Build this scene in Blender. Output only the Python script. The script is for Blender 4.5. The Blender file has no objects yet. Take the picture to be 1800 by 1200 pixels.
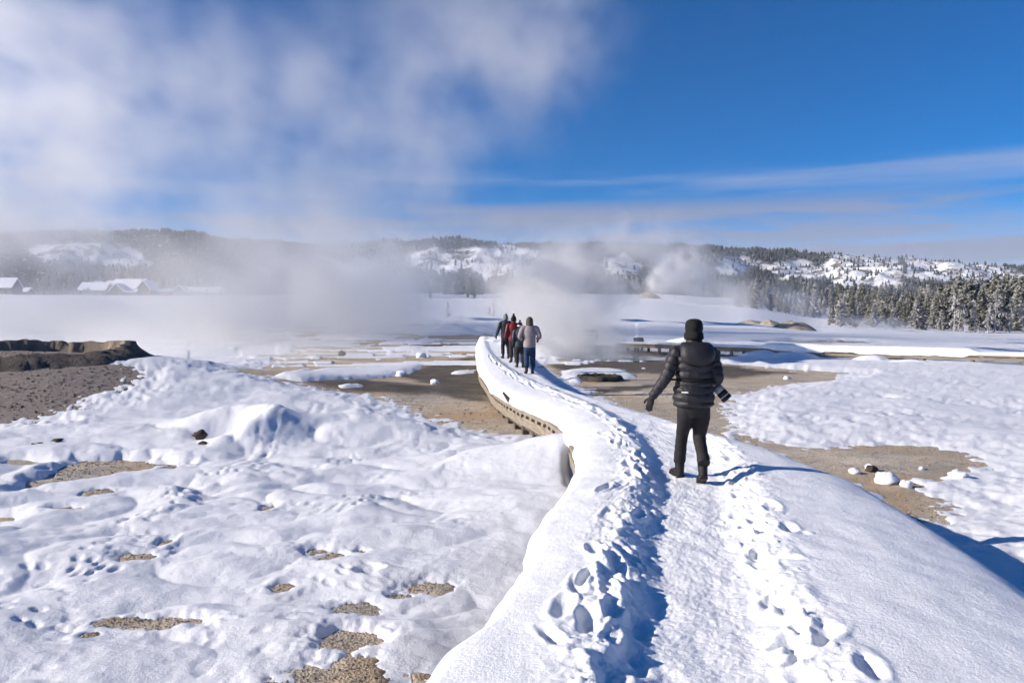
import bpy, math, random
import numpy as np
from mathutils import Vector

random.seed(7)
RNG = np.random.default_rng(11)
sc = bpy.context.scene
COL = sc.collection

# ------------------------------------------------------------------ camera
CAM_Z, PITCH, FPX = 1.75, math.atan(55 / 1400.0), 1400.0
cam = bpy.data.objects.new('camera', bpy.data.cameras.new('camera'))
COL.objects.link(cam)
cam.location = (0, 0, CAM_Z)
cam.rotation_euler = (math.pi / 2 - PITCH, 0, 0)
cam.data.sensor_width = 36
cam.data.lens = 28
cam.data.clip_start = 0.05
cam.data.clip_end = 20000
sc.camera = cam

# ------------------------------------------------------------------ sky and sun
SUN_EL, SHADOW_AZ = 24.0, 9.0         # elevation; shadows run towards +x, turned this much towards +y
world = bpy.data.worlds.new('World')
sc.world = world
world.use_nodes = True
wn, wl = world.node_tree.nodes, world.node_tree.links
bg = wn['Background']
sky = wn.new('ShaderNodeTexSky')
sky.sky_type = 'NISHITA'
sky.sun_disc = False
sky.sun_elevation = math.radians(SUN_EL)
sky.sun_rotation = math.radians(-90 - SHADOW_AZ)
sky.altitude = 2300
sky.air_density = 0.9
sky.dust_density = 0.1
sky.ozone_density = 3.5
hs = wn.new('ShaderNodeHueSaturation')
hs.inputs['Saturation'].default_value = 1.48
hs.inputs['Value'].default_value = 1.0
wl.new(sky.outputs[0], hs.inputs['Color'])
tint = wn.new('ShaderNodeMix'); tint.data_type = 'RGBA'; tint.blend_type = 'MULTIPLY'; tint.inputs['Factor'].default_value = 1
wl.new(hs.outputs[0], tint.inputs[6]); tint.inputs[7].default_value = (1.0, .84, .96, 1)
tc = wn.new('ShaderNodeTexCoord')
sep = wn.new('ShaderNodeSeparateXYZ'); wl.new(tc.outputs['Generated'], sep.inputs[0])


def wmath(op, a, b=None, c=None):
    n = wn.new('ShaderNodeMath'); n.operation = op
    for i, v in enumerate((a, b, c)):
        if v is None: continue
        if isinstance(v, (int, float)): n.inputs[i].default_value = v
        else: wl.new(v, n.inputs[i])
    return n.outputs[0]


def wramp(v, lo, hi):
    n = wn.new('ShaderNodeMapRange'); n.interpolation_type = 'SMOOTHSTEP'
    wl.new(v, n.inputs['Value'])
    n.inputs['From Min'].default_value = lo; n.inputs['From Max'].default_value = hi
    return n.outputs['Result']


def wcloud(stretch, scale, seed, lo, hi, e0, e1, e2, e3):
    m = wn.new('ShaderNodeMapping'); m.inputs['Scale'].default_value = (1, 1, stretch)
    m.inputs['Location'].default_value = (seed, seed * 1.7, seed * .3)
    wl.new(tc.outputs['Generated'], m.inputs['Vector'])
    n = wn.new('ShaderNodeTexNoise'); n.inputs['Scale'].default_value = scale
    n.inputs['Detail'].default_value = 6; n.inputs['Roughness'].default_value = .52
    n.inputs['Distortion'].default_value = .25
    wl.new(m.outputs[0], n.inputs['Vector'])
    f = wramp(n.outputs['Fac'], lo, hi)
    band = wmath('MULTIPLY', wramp(sep.outputs['Z'], e0, e1), wramp(sep.outputs['Z'], e3, e2))
    return wmath('MULTIPLY', f, band)


def wmix(fac, a, col):
    n = wn.new('ShaderNodeMix'); n.data_type = 'RGBA'
    wl.new(fac, n.inputs['Factor']); wl.new(a, n.inputs[6])
    n.inputs[7].default_value = (*col, 1)
    return n.outputs[2]


c = tint.outputs[2]
c = wmix(wmath('MULTIPLY', wcloud(16, 1.2, 7.7, .47, .64, .125, .145, .158, .178), .42), c, (4.3, 4.4, 5.2))
c = wmix(wmath('MULTIPLY', wcloud(12, 2.0, 9.1, .49, .63, .05, .085, .115, .145), .7), c, (2.7, 2.8, 3.7))
c = wmix(wmath('MULTIPLY', wramp(sep.outputs['Z'], .135, .045), .60), c, (3.7, 3.85, 4.9))
c = wmix(wmath('MULTIPLY', wcloud(14, 3.0, 2.2, .46, .60, .03, .06, .10, .13), .6), c, (2.8, 2.9, 3.8))
wl.new(c, bg.inputs['Color'])
bg.inputs['Strength'].default_value = 0.092

az = math.radians(SHADOW_AZ)
el = math.radians(SUN_EL)
SUN_DIR = Vector((math.cos(az) * math.cos(el), math.sin(az) * math.cos(el), -math.sin(el)))
sun = bpy.data.objects.new('sun', bpy.data.lights.new('sun', 'SUN'))
COL.objects.link(sun)
sun.rotation_euler = SUN_DIR.to_track_quat('-Z', 'Y').to_euler()
sun.data.energy = 5.0
sun.data.angle = math.radians(0.53)
sun.data.color = (1.0, 0.905, 0.80)
sc.view_settings.view_transform = 'Standard'
sc.view_settings.look = 'None'
sc.view_settings.exposure = 0.44
sc.view_settings.gamma = 1
sc.cycles.volume_bounces = 4
sc.cycles.max_bounces = 7
sc.cycles.diffuse_bounces = 2
sc.cycles.glossy_bounces = 2
sc.cycles.transmission_bounces = 2
sc.cycles.transparent_max_bounces = 8
sc.cycles.volume_step_rate = 3.5
sc.cycles.volume_max_steps = 256
sc.cycles.use_denoising = True
sc.cycles.use_adaptive_sampling = True
sc.cycles.adaptive_threshold = 0.07
sc.cycles.adaptive_min_samples = 20


# ------------------------------------------------------------------ geometry of the view (to set things out on the ground)
def ray(px, py):
    cx, cy = (px - 900) / FPX, (600 - py) / FPX
    return np.array([cx, math.cos(PITCH) + cy * math.sin(PITCH), -math.sin(PITCH) + cy * math.cos(PITCH)])


def at_plane(px, py, z):
    d = ray(px, py)
    return np.array([0, 0, CAM_Z]) + d * ((z - CAM_Z) / d[2])


def at_dist(px, py, y):
    d = ray(px, py)
    return np.array([0, 0, CAM_Z]) + d * (y / d[1])


def project(P):
    x, y, z = P[..., 0], P[..., 1], P[..., 2] - CAM_Z
    f = y * math.cos(PITCH) - z * math.sin(PITCH)
    u = y * math.sin(PITCH) + z * math.cos(PITCH)
    return 900 + FPX * x / f, 600 - FPX * u / f


# ------------------------------------------------------------------ noise
_P = RNG.permutation(512).astype(np.int64)
_P = np.concatenate([_P, _P, _P, _P])
_A2 = np.linspace(0, 2 * np.pi, 512, endpoint=False)
_G2 = np.stack([np.cos(_A2), np.sin(_A2)], 1).astype(np.float32)
_g3 = RNG.normal(size=(512, 3)); _G3 = (_g3 / np.linalg.norm(_g3, axis=1)[:, None]).astype(np.float32)


def pn2(x, y, s=0):
    x = np.asarray(x, np.float32) + s * 17.13; y = np.asarray(y, np.float32) + s * 5.71
    xi, yi = np.floor(x), np.floor(y)
    fx, fy = x - xi, y - yi
    xi = xi.astype(np.int64) & 511; yi = yi.astype(np.int64) & 511
    u, v = fx * fx * fx * (fx * (fx * 6 - 15) + 10), fy * fy * fy * (fy * (fy * 6 - 15) + 10)

    def g(i, j):
        G = _G2[_P[_P[(xi + i) & 511] + ((yi + j) & 511)]]
        return G[..., 0] * (fx - i) + G[..., 1] * (fy - j)
    a = g(0, 0); a = a + u * (g(1, 0) - a)
    b = g(0, 1); b = b + u * (g(1, 1) - b)
    return (a + v * (b - a)) * 1.45


def pn3(x, y, z, s=0):
    x = np.asarray(x, np.float32) + s * 17.13; y = np.asarray(y, np.float32) + s * 5.71; z = np.asarray(z, np.float32) + s * 9.3
    xi, yi, zi = np.floor(x), np.floor(y), np.floor(z)
    fx, fy, fz = x - xi, y - yi, z - zi
    xi = xi.astype(np.int64) & 511; yi = yi.astype(np.int64) & 511; zi = zi.astype(np.int64) & 511
    u, v, w = [t * t * t * (t * (t * 6 - 15) + 10) for t in (fx, fy, fz)]

    def g(i, j, k):
        G = _G3[_P[_P[_P[(xi + i) & 511] + ((yi + j) & 511)] + ((zi + k) & 511)]]
        return G[..., 0] * (fx - i) + G[..., 1] * (fy - j) + G[..., 2] * (fz - k)
    r = []
    for k in (0, 1):
        a = g(0, 0, k); a = a + u * (g(1, 0, k) - a)
        b = g(0, 1, k); b = b + u * (g(1, 1, k) - b)
        r.append(a + v * (b - a))
    return (r[0] + w * (r[1] - r[0])) * 1.4


def fbm2(x, y, n=4, s=0, rough=.5):
    a, t, f = 1.0, 0, 1.0
    for i in range(n):
        t = t + a * pn2(x * f, y * f, s + i); a *= rough; f *= 2.03
    return t


def fbm3(x, y, z, n=4, s=0, rough=.5):
    a, t, f = 1.0, 0, 1.0
    for i in range(n):
        t = t + a * pn3(x * f, y * f, z * f, s + i); a *= rough; f *= 2.03
    return t


def worley(x, y, s=0):
    """distance to the nearest jittered cell point"""
    xi, yi = np.floor(x), np.floor(y)
    best = np.full(x.shape, 9.0, np.float32)
    for i in (-1, 0, 1):
        for j in (-1, 0, 1):
            h = _P[_P[(xi + i).astype(np.int64) & 511] + ((yi + j + s * 31).astype(np.int64) & 511)]
            h2 = _P[h + 77]
            dx = xi + i + h / 512.0 - x; dy = yi + j + h2 / 512.0 - y
            best = np.minimum(best, dx * dx + dy * dy)
    return np.sqrt(best)


def sstep(a, b, x):
    t = np.clip((x - a) / (b - a), 0, 1)
    return t * t * (3 - 2 * t)


def lerp_at(x, xs, ys):
    return np.interp(x, xs, ys)


def smooth_at(x, xs, ys):
    """smooth interpolation (Catmull-Rom through knots)"""
    xs, ys = np.asarray(xs, float), np.asarray(ys, float)
    m = np.gradient(ys, xs)
    i = np.clip(np.searchsorted(xs, x) - 1, 0, len(xs) - 2)
    h = xs[i + 1] - xs[i]; t = np.clip((x - xs[i]) / h, 0, 1)
    return ((2 * t**3 - 3 * t**2 + 1) * ys[i] + (t**3 - 2 * t**2 + t) * h * m[i]
            + (-2 * t**3 + 3 * t**2) * ys[i + 1] + (t**3 - t**2) * h * m[i + 1])


# ------------------------------------------------------------------ mesh helpers
def make_mesh(name, V, F, mats=(), smooth=True):
    me = bpy.data.meshes.new(name)
    V = np.asarray(V, np.float32).reshape(-1, 3)
    if isinstance(F, np.ndarray):
        n, k = F.shape
        me.vertices.add(len(V)); me.vertices.foreach_set('co', V.ravel())
        me.loops.add(n * k); me.loops.foreach_set('vertex_index', F.astype(np.int32).ravel())
        me.polygons.add(n); me.polygons.foreach_set('loop_start', np.arange(0, n * k, k, dtype=np.int32))
        me.update(calc_edges=True)
    else:
        me.from_pydata(V.tolist(), [], [list(map(int, f)) for f in F])
    me.polygons.foreach_set('use_smooth', np.full(len(me.polygons), smooth))
    for m in mats: me.materials.append(m)
    me.update()
    return me


def grid_faces(nr, nc, wrap=False):
    r = np.arange(nr - 1)[:, None]; cc = np.arange(nc if wrap else nc - 1)[None, :]
    a = r * nc + cc; b = r * nc + (cc + 1) % nc
    return np.stack([a, b, b + nc, a + nc], -1).reshape(-1, 4)


def link(name, me, parent=None):
    o = bpy.data.objects.new(name, me); COL.objects.link(o)
    if parent is not None: o.parent = parent
    return o


def empty(name, loc=(0, 0, 0), rz=0.0):
    o = bpy.data.objects.new(name, None); COL.objects.link(o)
    o.empty_display_size = .2
    o.location = loc; o.rotation_euler = (0, 0, rz)
    return o


def tag(o, label=None, cat=None, group=None, kind=None):
    if label: o['label'] = label
    if cat: o['category'] = cat
    if group: o['group'] = group
    if kind: o['kind'] = kind
    return o


def attr(me, name, vals):
    a = me.attributes.new(name, 'FLOAT', 'POINT')
    a.data.foreach_set('value', np.asarray(vals, np.float32).ravel())


class MB:
    """collects shapes for ONE mesh"""
    def __init__(self): self.V, self.F, self.n = [], [], 0

    def add(self, V, F):
        V = np.asarray(V, float).reshape(-1, 3)
        self.F += [tuple(int(i) + self.n for i in f) for f in F]
        self.V.append(V); self.n += len(V)
        return self

    def box(self, lo, hi, R=None, c=None):
        x0, y0, z0 = lo; x1, y1, z1 = hi
        V = np.array([[x0, y0, z0], [x1, y0, z0], [x1, y1, z0], [x0, y1, z0], [x0, y0, z1], [x1, y0, z1], [x1, y1, z1], [x0, y1, z1]], float)
        if R is not None: V = V @ np.asarray(R).T
        if c is not None: V = V + np.asarray(c)
        return self.add(V, [(0, 3, 2, 1), (4, 5, 6, 7), (0, 1, 5, 4), (1, 2, 6, 5), (2, 3, 7, 6), (3, 0, 4, 7)])

    def tube(self, pts, rad, n=12, mod=None, cap=True, ref=(0, -1, 0)):
        """rad: (k,) or (k,2); ref: direction for the second radius"""
        P = np.asarray(pts, float); R = np.asarray(rad, float)
        if R.ndim == 1: R = np.stack([R, R], 1)
        T = np.gradient(P, axis=0); T /= np.linalg.norm(T, axis=1)[:, None] + 1e-9
        ref = np.asarray(ref, float)
        A = np.cross(T, ref); bad = np.linalg.norm(A, axis=1) < .05
        A[bad] = np.cross(T[bad], np.array([.3, .2, 1.0]))
        A /= np.linalg.norm(A, axis=1)[:, None]
        B = np.cross(A, T)
        th = np.linspace(0, 2 * np.pi, n, endpoint=False)
        V = (P[:, None] + A[:, None] * (R[:, 0, None] * np.cos(th))[..., None] + B[:, None] * (R[:, 1, None] * np.sin(th))[..., None])
        if mod is not None: V = mod(V, P)
        k = len(P)
        F = [tuple(f) for f in grid_faces(k, n, True)]
        V = V.reshape(-1, 3)
        if cap:
            V = np.concatenate([V, P[:1], P[-1:]])
            F += [(k * n, (j + 1) % n, j) for j in range(n)] + [(k * n + 1, (k - 1) * n + j, (k - 1) * n + (j + 1) % n) for j in range(n)]
        return self.add(V, F)

    def ball(self, c, r, n=14, m=9):
        ph = np.linspace(-np.pi / 2, np.pi / 2, m)
        r = np.broadcast_to(np.asarray(r, float), (3,))
        th = np.linspace(0, 2 * np.pi, n, endpoint=False)
        V = np.stack([np.cos(ph)[:, None] * np.cos(th) * r[0], np.cos(ph)[:, None] * np.sin(th) * r[1], np.sin(ph)[:, None] * r[2] + 0 * th], -1)
        return self.add(V.reshape(-1, 3) + np.asarray(c), grid_faces(m, n, True))

    def mesh(self, name, mat, smooth=False, remesh=None, relax=3):
        me = make_mesh(name, np.concatenate(self.V), self.F, [mat] if mat else [], smooth)
        if remesh:
            o = bpy.data.objects.new('tmp', me); COL.objects.link(o)
            r = o.modifiers.new('r', 'REMESH'); r.mode = 'VOXEL'; r.voxel_size = remesh; r.use_smooth_shade = True
            s = o.modifiers.new('s', 'SMOOTH'); s.iterations = relax; s.factor = .5
            dg = bpy.context.evaluated_depsgraph_get()
            me2 = bpy.data.meshes.new_from_object(o.evaluated_get(dg))
            bpy.data.objects.remove(o); bpy.data.meshes.remove(me)
            me2.name = name
            me2.materials.clear()
            if mat: me2.materials.append(mat)
            me = me2
        return me

    def build(self, name, mat, parent=None, smooth=False, remesh=None, relax=3):
        return link(name, self.mesh(name, mat, smooth, remesh, relax), parent)


def copy_tree(o, parent=None):
    c2 = o.copy(); COL.objects.link(c2); c2.parent = parent
    for ch in o.children: copy_tree(ch, c2)
    return c2


# ------------------------------------------------------------------ materials
def mat(name, col, rough=.7, var=0.0, scale=5.0, bump=0.0, bscale=30.0, col2=None, spec=.3, coord='Object', bdist=.02, detail=6, fac=(.35, .65)):
    m = bpy.data.materials.new(name); m.use_nodes = True
    n, l = m.node_tree.nodes, m.node_tree.links
    p = n['Principled BSDF']
    p.inputs['Roughness'].default_value = rough
    p.inputs['Specular IOR Level'].default_value = spec
    p.inputs['Base Color'].default_value = (*col, 1)
    t = n.new('ShaderNodeTexCoord')
    if col2 is not None or var:
        x = n.new('ShaderNodeTexNoise'); x.inputs['Scale'].default_value = scale; x.inputs['Detail'].default_value = detail
        l.new(t.outputs[coord], x.inputs['Vector'])
        mr = n.new('ShaderNodeMapRange'); mr.inputs['From Min'].default_value = fac[0]; mr.inputs['From Max'].default_value = fac[1]
        l.new(x.outputs['Fac'], mr.inputs['Value'])
        mx = n.new('ShaderNodeMix'); mx.data_type = 'RGBA'
        l.new(mr.outputs['Result'], mx.inputs['Factor'])
        c2 = col2 if col2 is not None else tuple(v * (1 - var) for v in col)
        mx.inputs[6].default_value = (*col, 1); mx.inputs[7].default_value = (*c2, 1)
        l.new(mx.outputs[2], p.inputs['Base Color'])
    if bump:
        x = n.new('ShaderNodeTexNoise'); x.inputs['Scale'].default_value = bscale; x.inputs['Detail'].default_value = detail; x.inputs['Roughness'].default_value = .65
        l.new(t.outputs[coord], x.inputs['Vector'])
        b = n.new('ShaderNodeBump'); b.inputs['Strength'].default_value = bump; b.inputs['Distance'].default_value = bdist
        l.new(x.outputs['Fac'], b.inputs['Height']); l.new(b.outputs[0], p.inputs['Normal'])
    return m


def snow_material(name, grain=1.0, col=(.86, .875, .90)):
    m = bpy.data.materials.new(name); m.use_nodes = True
    n, l = m.node_tree.nodes, m.node_tree.links
    p = n['Principled BSDF']
    p.inputs['Base Color'].default_value = (*col, 1)
    p.inputs['Roughness'].default_value = .62
    p.inputs['Specular IOR Level'].default_value = .25
    t = n.new('ShaderNodeTexCoord')
    x = n.new('ShaderNodeTexNoise'); x.inputs['Scale'].default_value = 1.7; x.inputs['Detail'].default_value = 7; x.inputs['Roughness'].default_value = .65
    l.new(t.outputs['Object'], x.inputs['Vector'])
    mr_ = n.new('ShaderNodeMapRange'); mr_.inputs['From Min'].default_value = .42; mr_.inputs['From Max'].default_value = .72; l.new(x.outputs['Fac'], mr_.inputs['Value'])
    mx_ = n.new('ShaderNodeMix'); mx_.data_type = 'RGBA'; l.new(mr_.outputs['Result'], mx_.inputs['Factor'])
    mx_.inputs[6].default_value = (*col, 1); mx_.inputs[7].default_value = (col[0] * .93, col[1] * .925, col[2] * .92, 1)
    l.new(mx_.outputs[2], p.inputs['Base Color'])
    bprev = None
    for sc_, st, dist in ((230 * grain, .6, .004), (90 * grain, .45, .008), (38 * grain, .38, .012), (13 * grain, .3, .02)):
        x = n.new('ShaderNodeTexNoise'); x.inputs['Scale'].default_value = sc_; x.inputs['Detail'].default_value = 3
        l.new(t.outputs['Object'], x.inputs['Vector'])
        b = n.new('ShaderNodeBump'); b.inputs['Strength'].default_value = st; b.inputs['Distance'].default_value = dist
        l.new(x.outputs['Fac'], b.inputs['Height'])
        if bprev is not None: l.new(bprev.outputs[0], b.inputs['Normal'])
        bprev = b
    l.new(bprev.outputs[0], p.inputs['Normal'])
    return m


M_SNOW = snow_material('snow')
M_CRUSTED = snow_material('old_crusted_snow', 1.0, (.77, .785, .82))
M_SNOW_FAR = mat('snow_far', (.86, .875, .9), .7, spec=.2, bump=.4, bscale=1.2, bdist=.15)
M_WOOD = mat('weathered_wood', (.34, .29, .22), .8, col2=(.19, .16, .125), scale=7, bump=.4, bscale=40, bdist=.01)
M_WOOD_D = mat('dark_wood', (.13, .105, .08), .8, col2=(.07, .06, .05), scale=9, bump=.4, bscale=40, bdist=.01)


def ground_material():
    m = bpy.data.materials.new('sinter_ground'); m.use_nodes = True
    n, l = m.node_tree.nodes, m.node_tree.links
    p = n['Principled BSDF']; p.inputs['Specular IOR Level'].default_value = .25
    t = n.new('ShaderNodeTexCoord')

    def noise(s, d=6, r=.6):
        x = n.new('ShaderNodeTexNoise'); x.inputs['Scale'].default_value = s; x.inputs['Detail'].default_value = d; x.inputs['Roughness'].default_value = r
        l.new(t.outputs['Object'], x.inputs['Vector']); return x.outputs['Fac']

    def mr(v, a, b):
        x = n.new('ShaderNodeMapRange'); l.new(v, x.inputs['Value']); x.inputs['From Min'].default_value = a; x.inputs['From Max'].default_value = b
        return x.outputs['Result']

    def mix(f, a, b):
        x = n.new('ShaderNodeMix'); x.data_type = 'RGBA'; l.new(f, x.inputs['Factor'])
        for i, v in ((6, a), (7, b)):
            if isinstance(v, tuple): x.inputs[i].default_value = (*v, 1)
            else: l.new(v, x.inputs[i])
        return x.outputs[2]
    vor = n.new('ShaderNodeTexVoronoi'); vor.inputs['Scale'].default_value = 45; l.new(t.outputs['Object'], vor.inputs['Vector'])
    base = mix(mr(noise(.5), .38, .62), (.66, .56, .43), (.50, .42, .32))
    base = mix(mr(noise(6, 8, .7), .45, .7), base, (.40, .335, .26))
    base = mix(mr(vor.outputs['Color'], .55, .95), base, (.27, .23, .185))
    base = mix(mr(noise(.35, 6, .65), .50, .62), base, (.47, .34, .21))
    base = mix(mr(noise(.55, 7, .7), .54, .66), base, (.33, .31, .285))
    base = mix(mr(noise(.22, 5, .65), .56, .70), base, (.74, .66, .53))
    base = mix(mr(noise(.9, 7, .7), .58, .72), base, (.30, .24, .17))
    aw = n.new('ShaderNodeAttribute'); aw.attribute_name = 'wet'
    ab = n.new('ShaderNodeAttribute'); ab.attribute_name = 'brown'
    br = mix(mr(noise(9, 8, .7), .35, .7), (.34, .285, .25), (.20, .165, .14))
    base = mix(ab.outputs['Fac'], base, br)
    wet = mix(mr(noise(1.1, 7), .35, .65), (.075, .062, .046), (.15, .125, .092))
    base = mix(aw.outputs['Fac'], base, wet)
    l.new(base, p.inputs['Base Color'])
    ro = n.new('ShaderNodeMapRange'); l.new(aw.outputs['Fac'], ro.inputs['Value']); ro.inputs['To Min'].default_value = .85; ro.inputs['To Max'].default_value = .72
    l.new(ro.outputs['Result'], p.inputs['Roughness'])
    b1 = n.new('ShaderNodeBump'); b1.inputs['Strength'].default_value = .7; b1.inputs['Distance'].default_value = .02
    l.new(vor.outputs['Distance'], b1.inputs['Height'])
    b2 = n.new('ShaderNodeBump'); b2.inputs['Strength'].default_value = .7; b2.inputs['Distance'].default_value = .06
    l.new(noise(8, 8, .7), b2.inputs['Height']); l.new(b1.outputs[0], b2.inputs['Normal'])
    l.new(b2.outputs[0], p.inputs['Normal'])
    return m


M_GROUND = ground_material()

# ------------------------------------------------------------------ terrain: elevation of the bare ground
_EPX = [-1200, -400, 0, 400, 800, 1130, 1300, 1450, 1800, 2200, 3200]
_ED = [0, 45, 60, 100, 200, 400, 700, 20000]
_EZ = np.array([[-.85, -.85, -.8, .1, 2.6, 8.0, 12, 12],
                [-.85, -.85, -.8, .1, 2.6, 8.3, 12, 12],
                [-.85, -.85, -.8, .1, 2.6, 8.3, 13, 13],
                [-.85, -.85, -.8, .1, 2.6, 8.3, 13, 13],
                [-.85, -.85, -.8, -.1, 2.7, 9.8, 15, 15],
                [-.85, -.9, -.9, -.6, 1.6, 9.5, 15, 15],
                [-.85, -.95, -1.0, -1.0, .2, 6.0, 12, 12],
                [-.88, -1.0, -1.0, -1.2, -2.4, .5, 9, 9],
                [-.9, -1.0, -1.1, -1.6, -3.9, -3.5, 4, 4],
                [-.9, -1.0, -1.1, -1.6, -3.9, -3.5, 4, 4],
                [-.9, -1.0, -1.1, -1.6, -3.9, -3.5, 4, 4]])


def elev(x, y):
    r = np.hypot(x, y)
    yy = np.maximum(y, np.abs(x) * .42 + .3)
    px = 900 + FPX * x / yy
    px = np.clip(px, -1199, 3199)
    i = np.clip(np.searchsorted(_EPX, px) - 1, 0, len(_EPX) - 2)
    e = np.asarray(_EPX, float)
    f = sstep(0, 1, (px - e[i]) / (e[i + 1] - e[i]))
    cols = np.stack([np.interp(r, _ED, row) for row in _EZ])
    j = np.arange(r.size).reshape(r.shape)
    z = np.take_along_axis(cols.reshape(len(_EPX), -1), i.reshape(1, -1), 0).reshape(r.shape) * (1 - f) \
        + np.take_along_axis(cols.reshape(len(_EPX), -1), (i + 1).reshape(1, -1), 0).reshape(r.shape) * f
    # the geyser mound on the left
    z = z + 1.36 * np.exp(-((x + 16) / 8.8)**2 - ((y - 24.5) / 6.2)**2)
    return z


def patch_field(x, y):
    wob = .9 * pn2(x * 2.2, y * 2.2, 71) + .55 * pn2(x * 6, y * 6, 72) + .3 * pn2(x * 15, y * 15, 73)
    s = np.full(x.shape, 9.0)
    for (cx, cy, rx, ry) in PATCH_W:
        s = np.minimum(s, np.sqrt(((x - cx) / (rx * .92))**2 + ((y - cy) / (ry * .95))**2) - 1 + wob)
    return s


def ground_z(x, y):
    r = np.hypot(x, y)
    z = elev(x, y) + .05 * pn2(x * .25, y * .25, 3) + .012 * fbm2(x * 2.2, y * 2.2, 3, 8)
    z = z + sstep(60, 300, r) * .8 * pn2(x * .012, y * .012, 21)
    if r.size > 1 and r.min() < 20: z = z + .085 * sstep(2.2, .0, patch_field(x, y))
    return z


def at_ground(px, py, lift=0.0):
    """first point of the bare ground (raised by lift) along that line of sight"""
    d = ray(px, py)
    t = np.geomspace(2.5, 160, 900)
    P = np.array([0, 0, CAM_Z])[None] + t[:, None] * d[None]
    h = P[:, 2] - elev(P[:, 0], P[:, 1]) - lift
    k = np.argmax(h < 0) if (h < 0).any() else len(t) - 1
    return P[k]


def poly_world(pts, lift=0.0):
    return np.array([at_ground(a, b, lift)[:2] for a, b in pts])


def sdf_poly(x, y, P):
    """signed distance, negative inside"""
    d = np.full(x.shape, 1e9); s = np.ones(x.shape)
    n = len(P)
    for i in range(n):
        a, b = P[i], P[(i + 1) % n]
        e = b - a; wx, wy = x - a[0], y - a[1]
        t = np.clip((wx * e[0] + wy * e[1]) / (e @ e), 0, 1)
        d = np.minimum(d, (wx - e[0] * t)**2 + (wy - e[1] * t)**2)
        c1 = y >= a[1]; c2 = y < b[1]; c3 = e[0] * wy > e[1] * wx
        s = np.where((c1 & c2 & c3) | (~c1 & ~c2 & ~c3), -s, s)
    return s * np.sqrt(d)


BARE = [
    ([(415, 655), (500, 627), (600, 607), (740, 590), (872, 588), (862, 640), (860, 668), (880, 690), (1000, 750), (975, 772), (850, 768), (790, 748), (700, 712), (640, 692), (540, 678), (470, 664)], 1.1),
    ([(950, 645), (1010, 622), (1100, 634), (1200, 631), (1290, 640), (1480, 656), (1470, 667), (1400, 672), (1330, 684), (1275, 698), (1268, 735), (1265, 775), (1200, 760), (1060, 700), (985, 660)], .8),
    ([(1275, 762), (1420, 788), (1500, 784), (1600, 787), (1700, 800), (1742, 820), (1690, 836), (1600, 845), (1650, 880), (1668, 905), (1610, 925), (1540, 880), (1480, 845), (1380, 805)], .5),
]
BARE_SOFT = [   # patches in the near snow, on its own surface height
    ([(5, 858), (60, 826), (130, 802), (210, 798), (340, 808), (332, 818), (210, 822), (140, 836), (60, 851), (10, 862)], .35),
    ([(0, 800), (40, 798), (110, 803), (60, 812), (0, 815)], .3),
    ([(-40, 890), (35, 893), (20, 908), (-40, 912)], .15),
]
SNOWY = [
    ([(470, 664), (560, 652), (680, 645), (748, 640), (722, 656), (620, 669), (530, 671)], .35),
    ([(985, 652), (1040, 647), (1100, 650), (1115, 664), (1075, 668), (1035, 662), (1020, 676), (990, 668)], .3),
    ([(690, 614), (748, 609), (742, 616), (690, 619)], .5),
    ([(660, 603), (800, 596), (700, 607)], .8),
    ([(790, 655), (835, 651), (838, 656), (800, 658)], .25),
    ([(600, 679), (640, 676), (640, 680), (600, 682)], .25),
]
WET = [
    ([(530, 672), (640, 668), (720, 672), (860, 690), (862, 712), (760, 694), (600, 690)], 1.2),
    ([(690, 655), (830, 622), (870, 640), (880, 700), (800, 702), (750, 680)], 1.4),
    ([(950, 643), (1010, 633), (1110, 634), (1290, 642), (1400, 657), (1290, 664), (1130, 656), (1000, 652)], .9),
    ([(1000, 686), (1080, 680), (1160, 676), (1160, 680), (1080, 690), (1040, 694)], .3),
    ([(720, 606), (845, 604), (845, 611), (740, 613)], .8),
]
BROWN = [([(-300, 650), (-60, 640), (60, 636), (200, 636), (225, 660), (210, 692), (150, 706), (110, 722), (60, 742), (-60, 760), (-300, 775)], .9)]
PATCHES = [(585, 1180, 70, 24), (255, 1090, 62, 9), (160, 1110, 18, 5), (500, 1027, 22, 8), (622, 1065, 38, 8), (612, 1116, 38, 13),
           (745, 1030, 38, 8), (703, 1045, 14, 4), (582, 979, 26, 6), (632, 970, 14, 4), (470, 896, 9, 5), (525, 907, 14, 3), (560, 968, 18, 4),
           (1560, 700, 10, 2), (240, 978, 26, 6), (285, 955, 10, 6), (175, 862, 22, 4), (300, 822, 16, 3), (650, 1010, 12, 3), (110, 892, 22, 3)]

BROWN_W = [(poly_world(p), w) for p, w in BROWN]
BARE_W = [(poly_world(p), w) for p, w in BARE]
SOFT_W = [(poly_world(p, .12), w) for p, w in BARE_SOFT]
SNOWY_W = [(poly_world(p), w) for p, w in SNOWY]
WET_W = [(poly_world(p), w) for p, w in WET]
PATCH_W = []
for a, b, ra, rb in PATCHES:
    q = at_ground(a, b, .1)
    PATCH_W.append((q[0], q[1], (at_ground(a + ra, b, .1) - q)[0], abs(at_plane(a, b - rb, q[2])[1] - q[1])))

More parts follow.
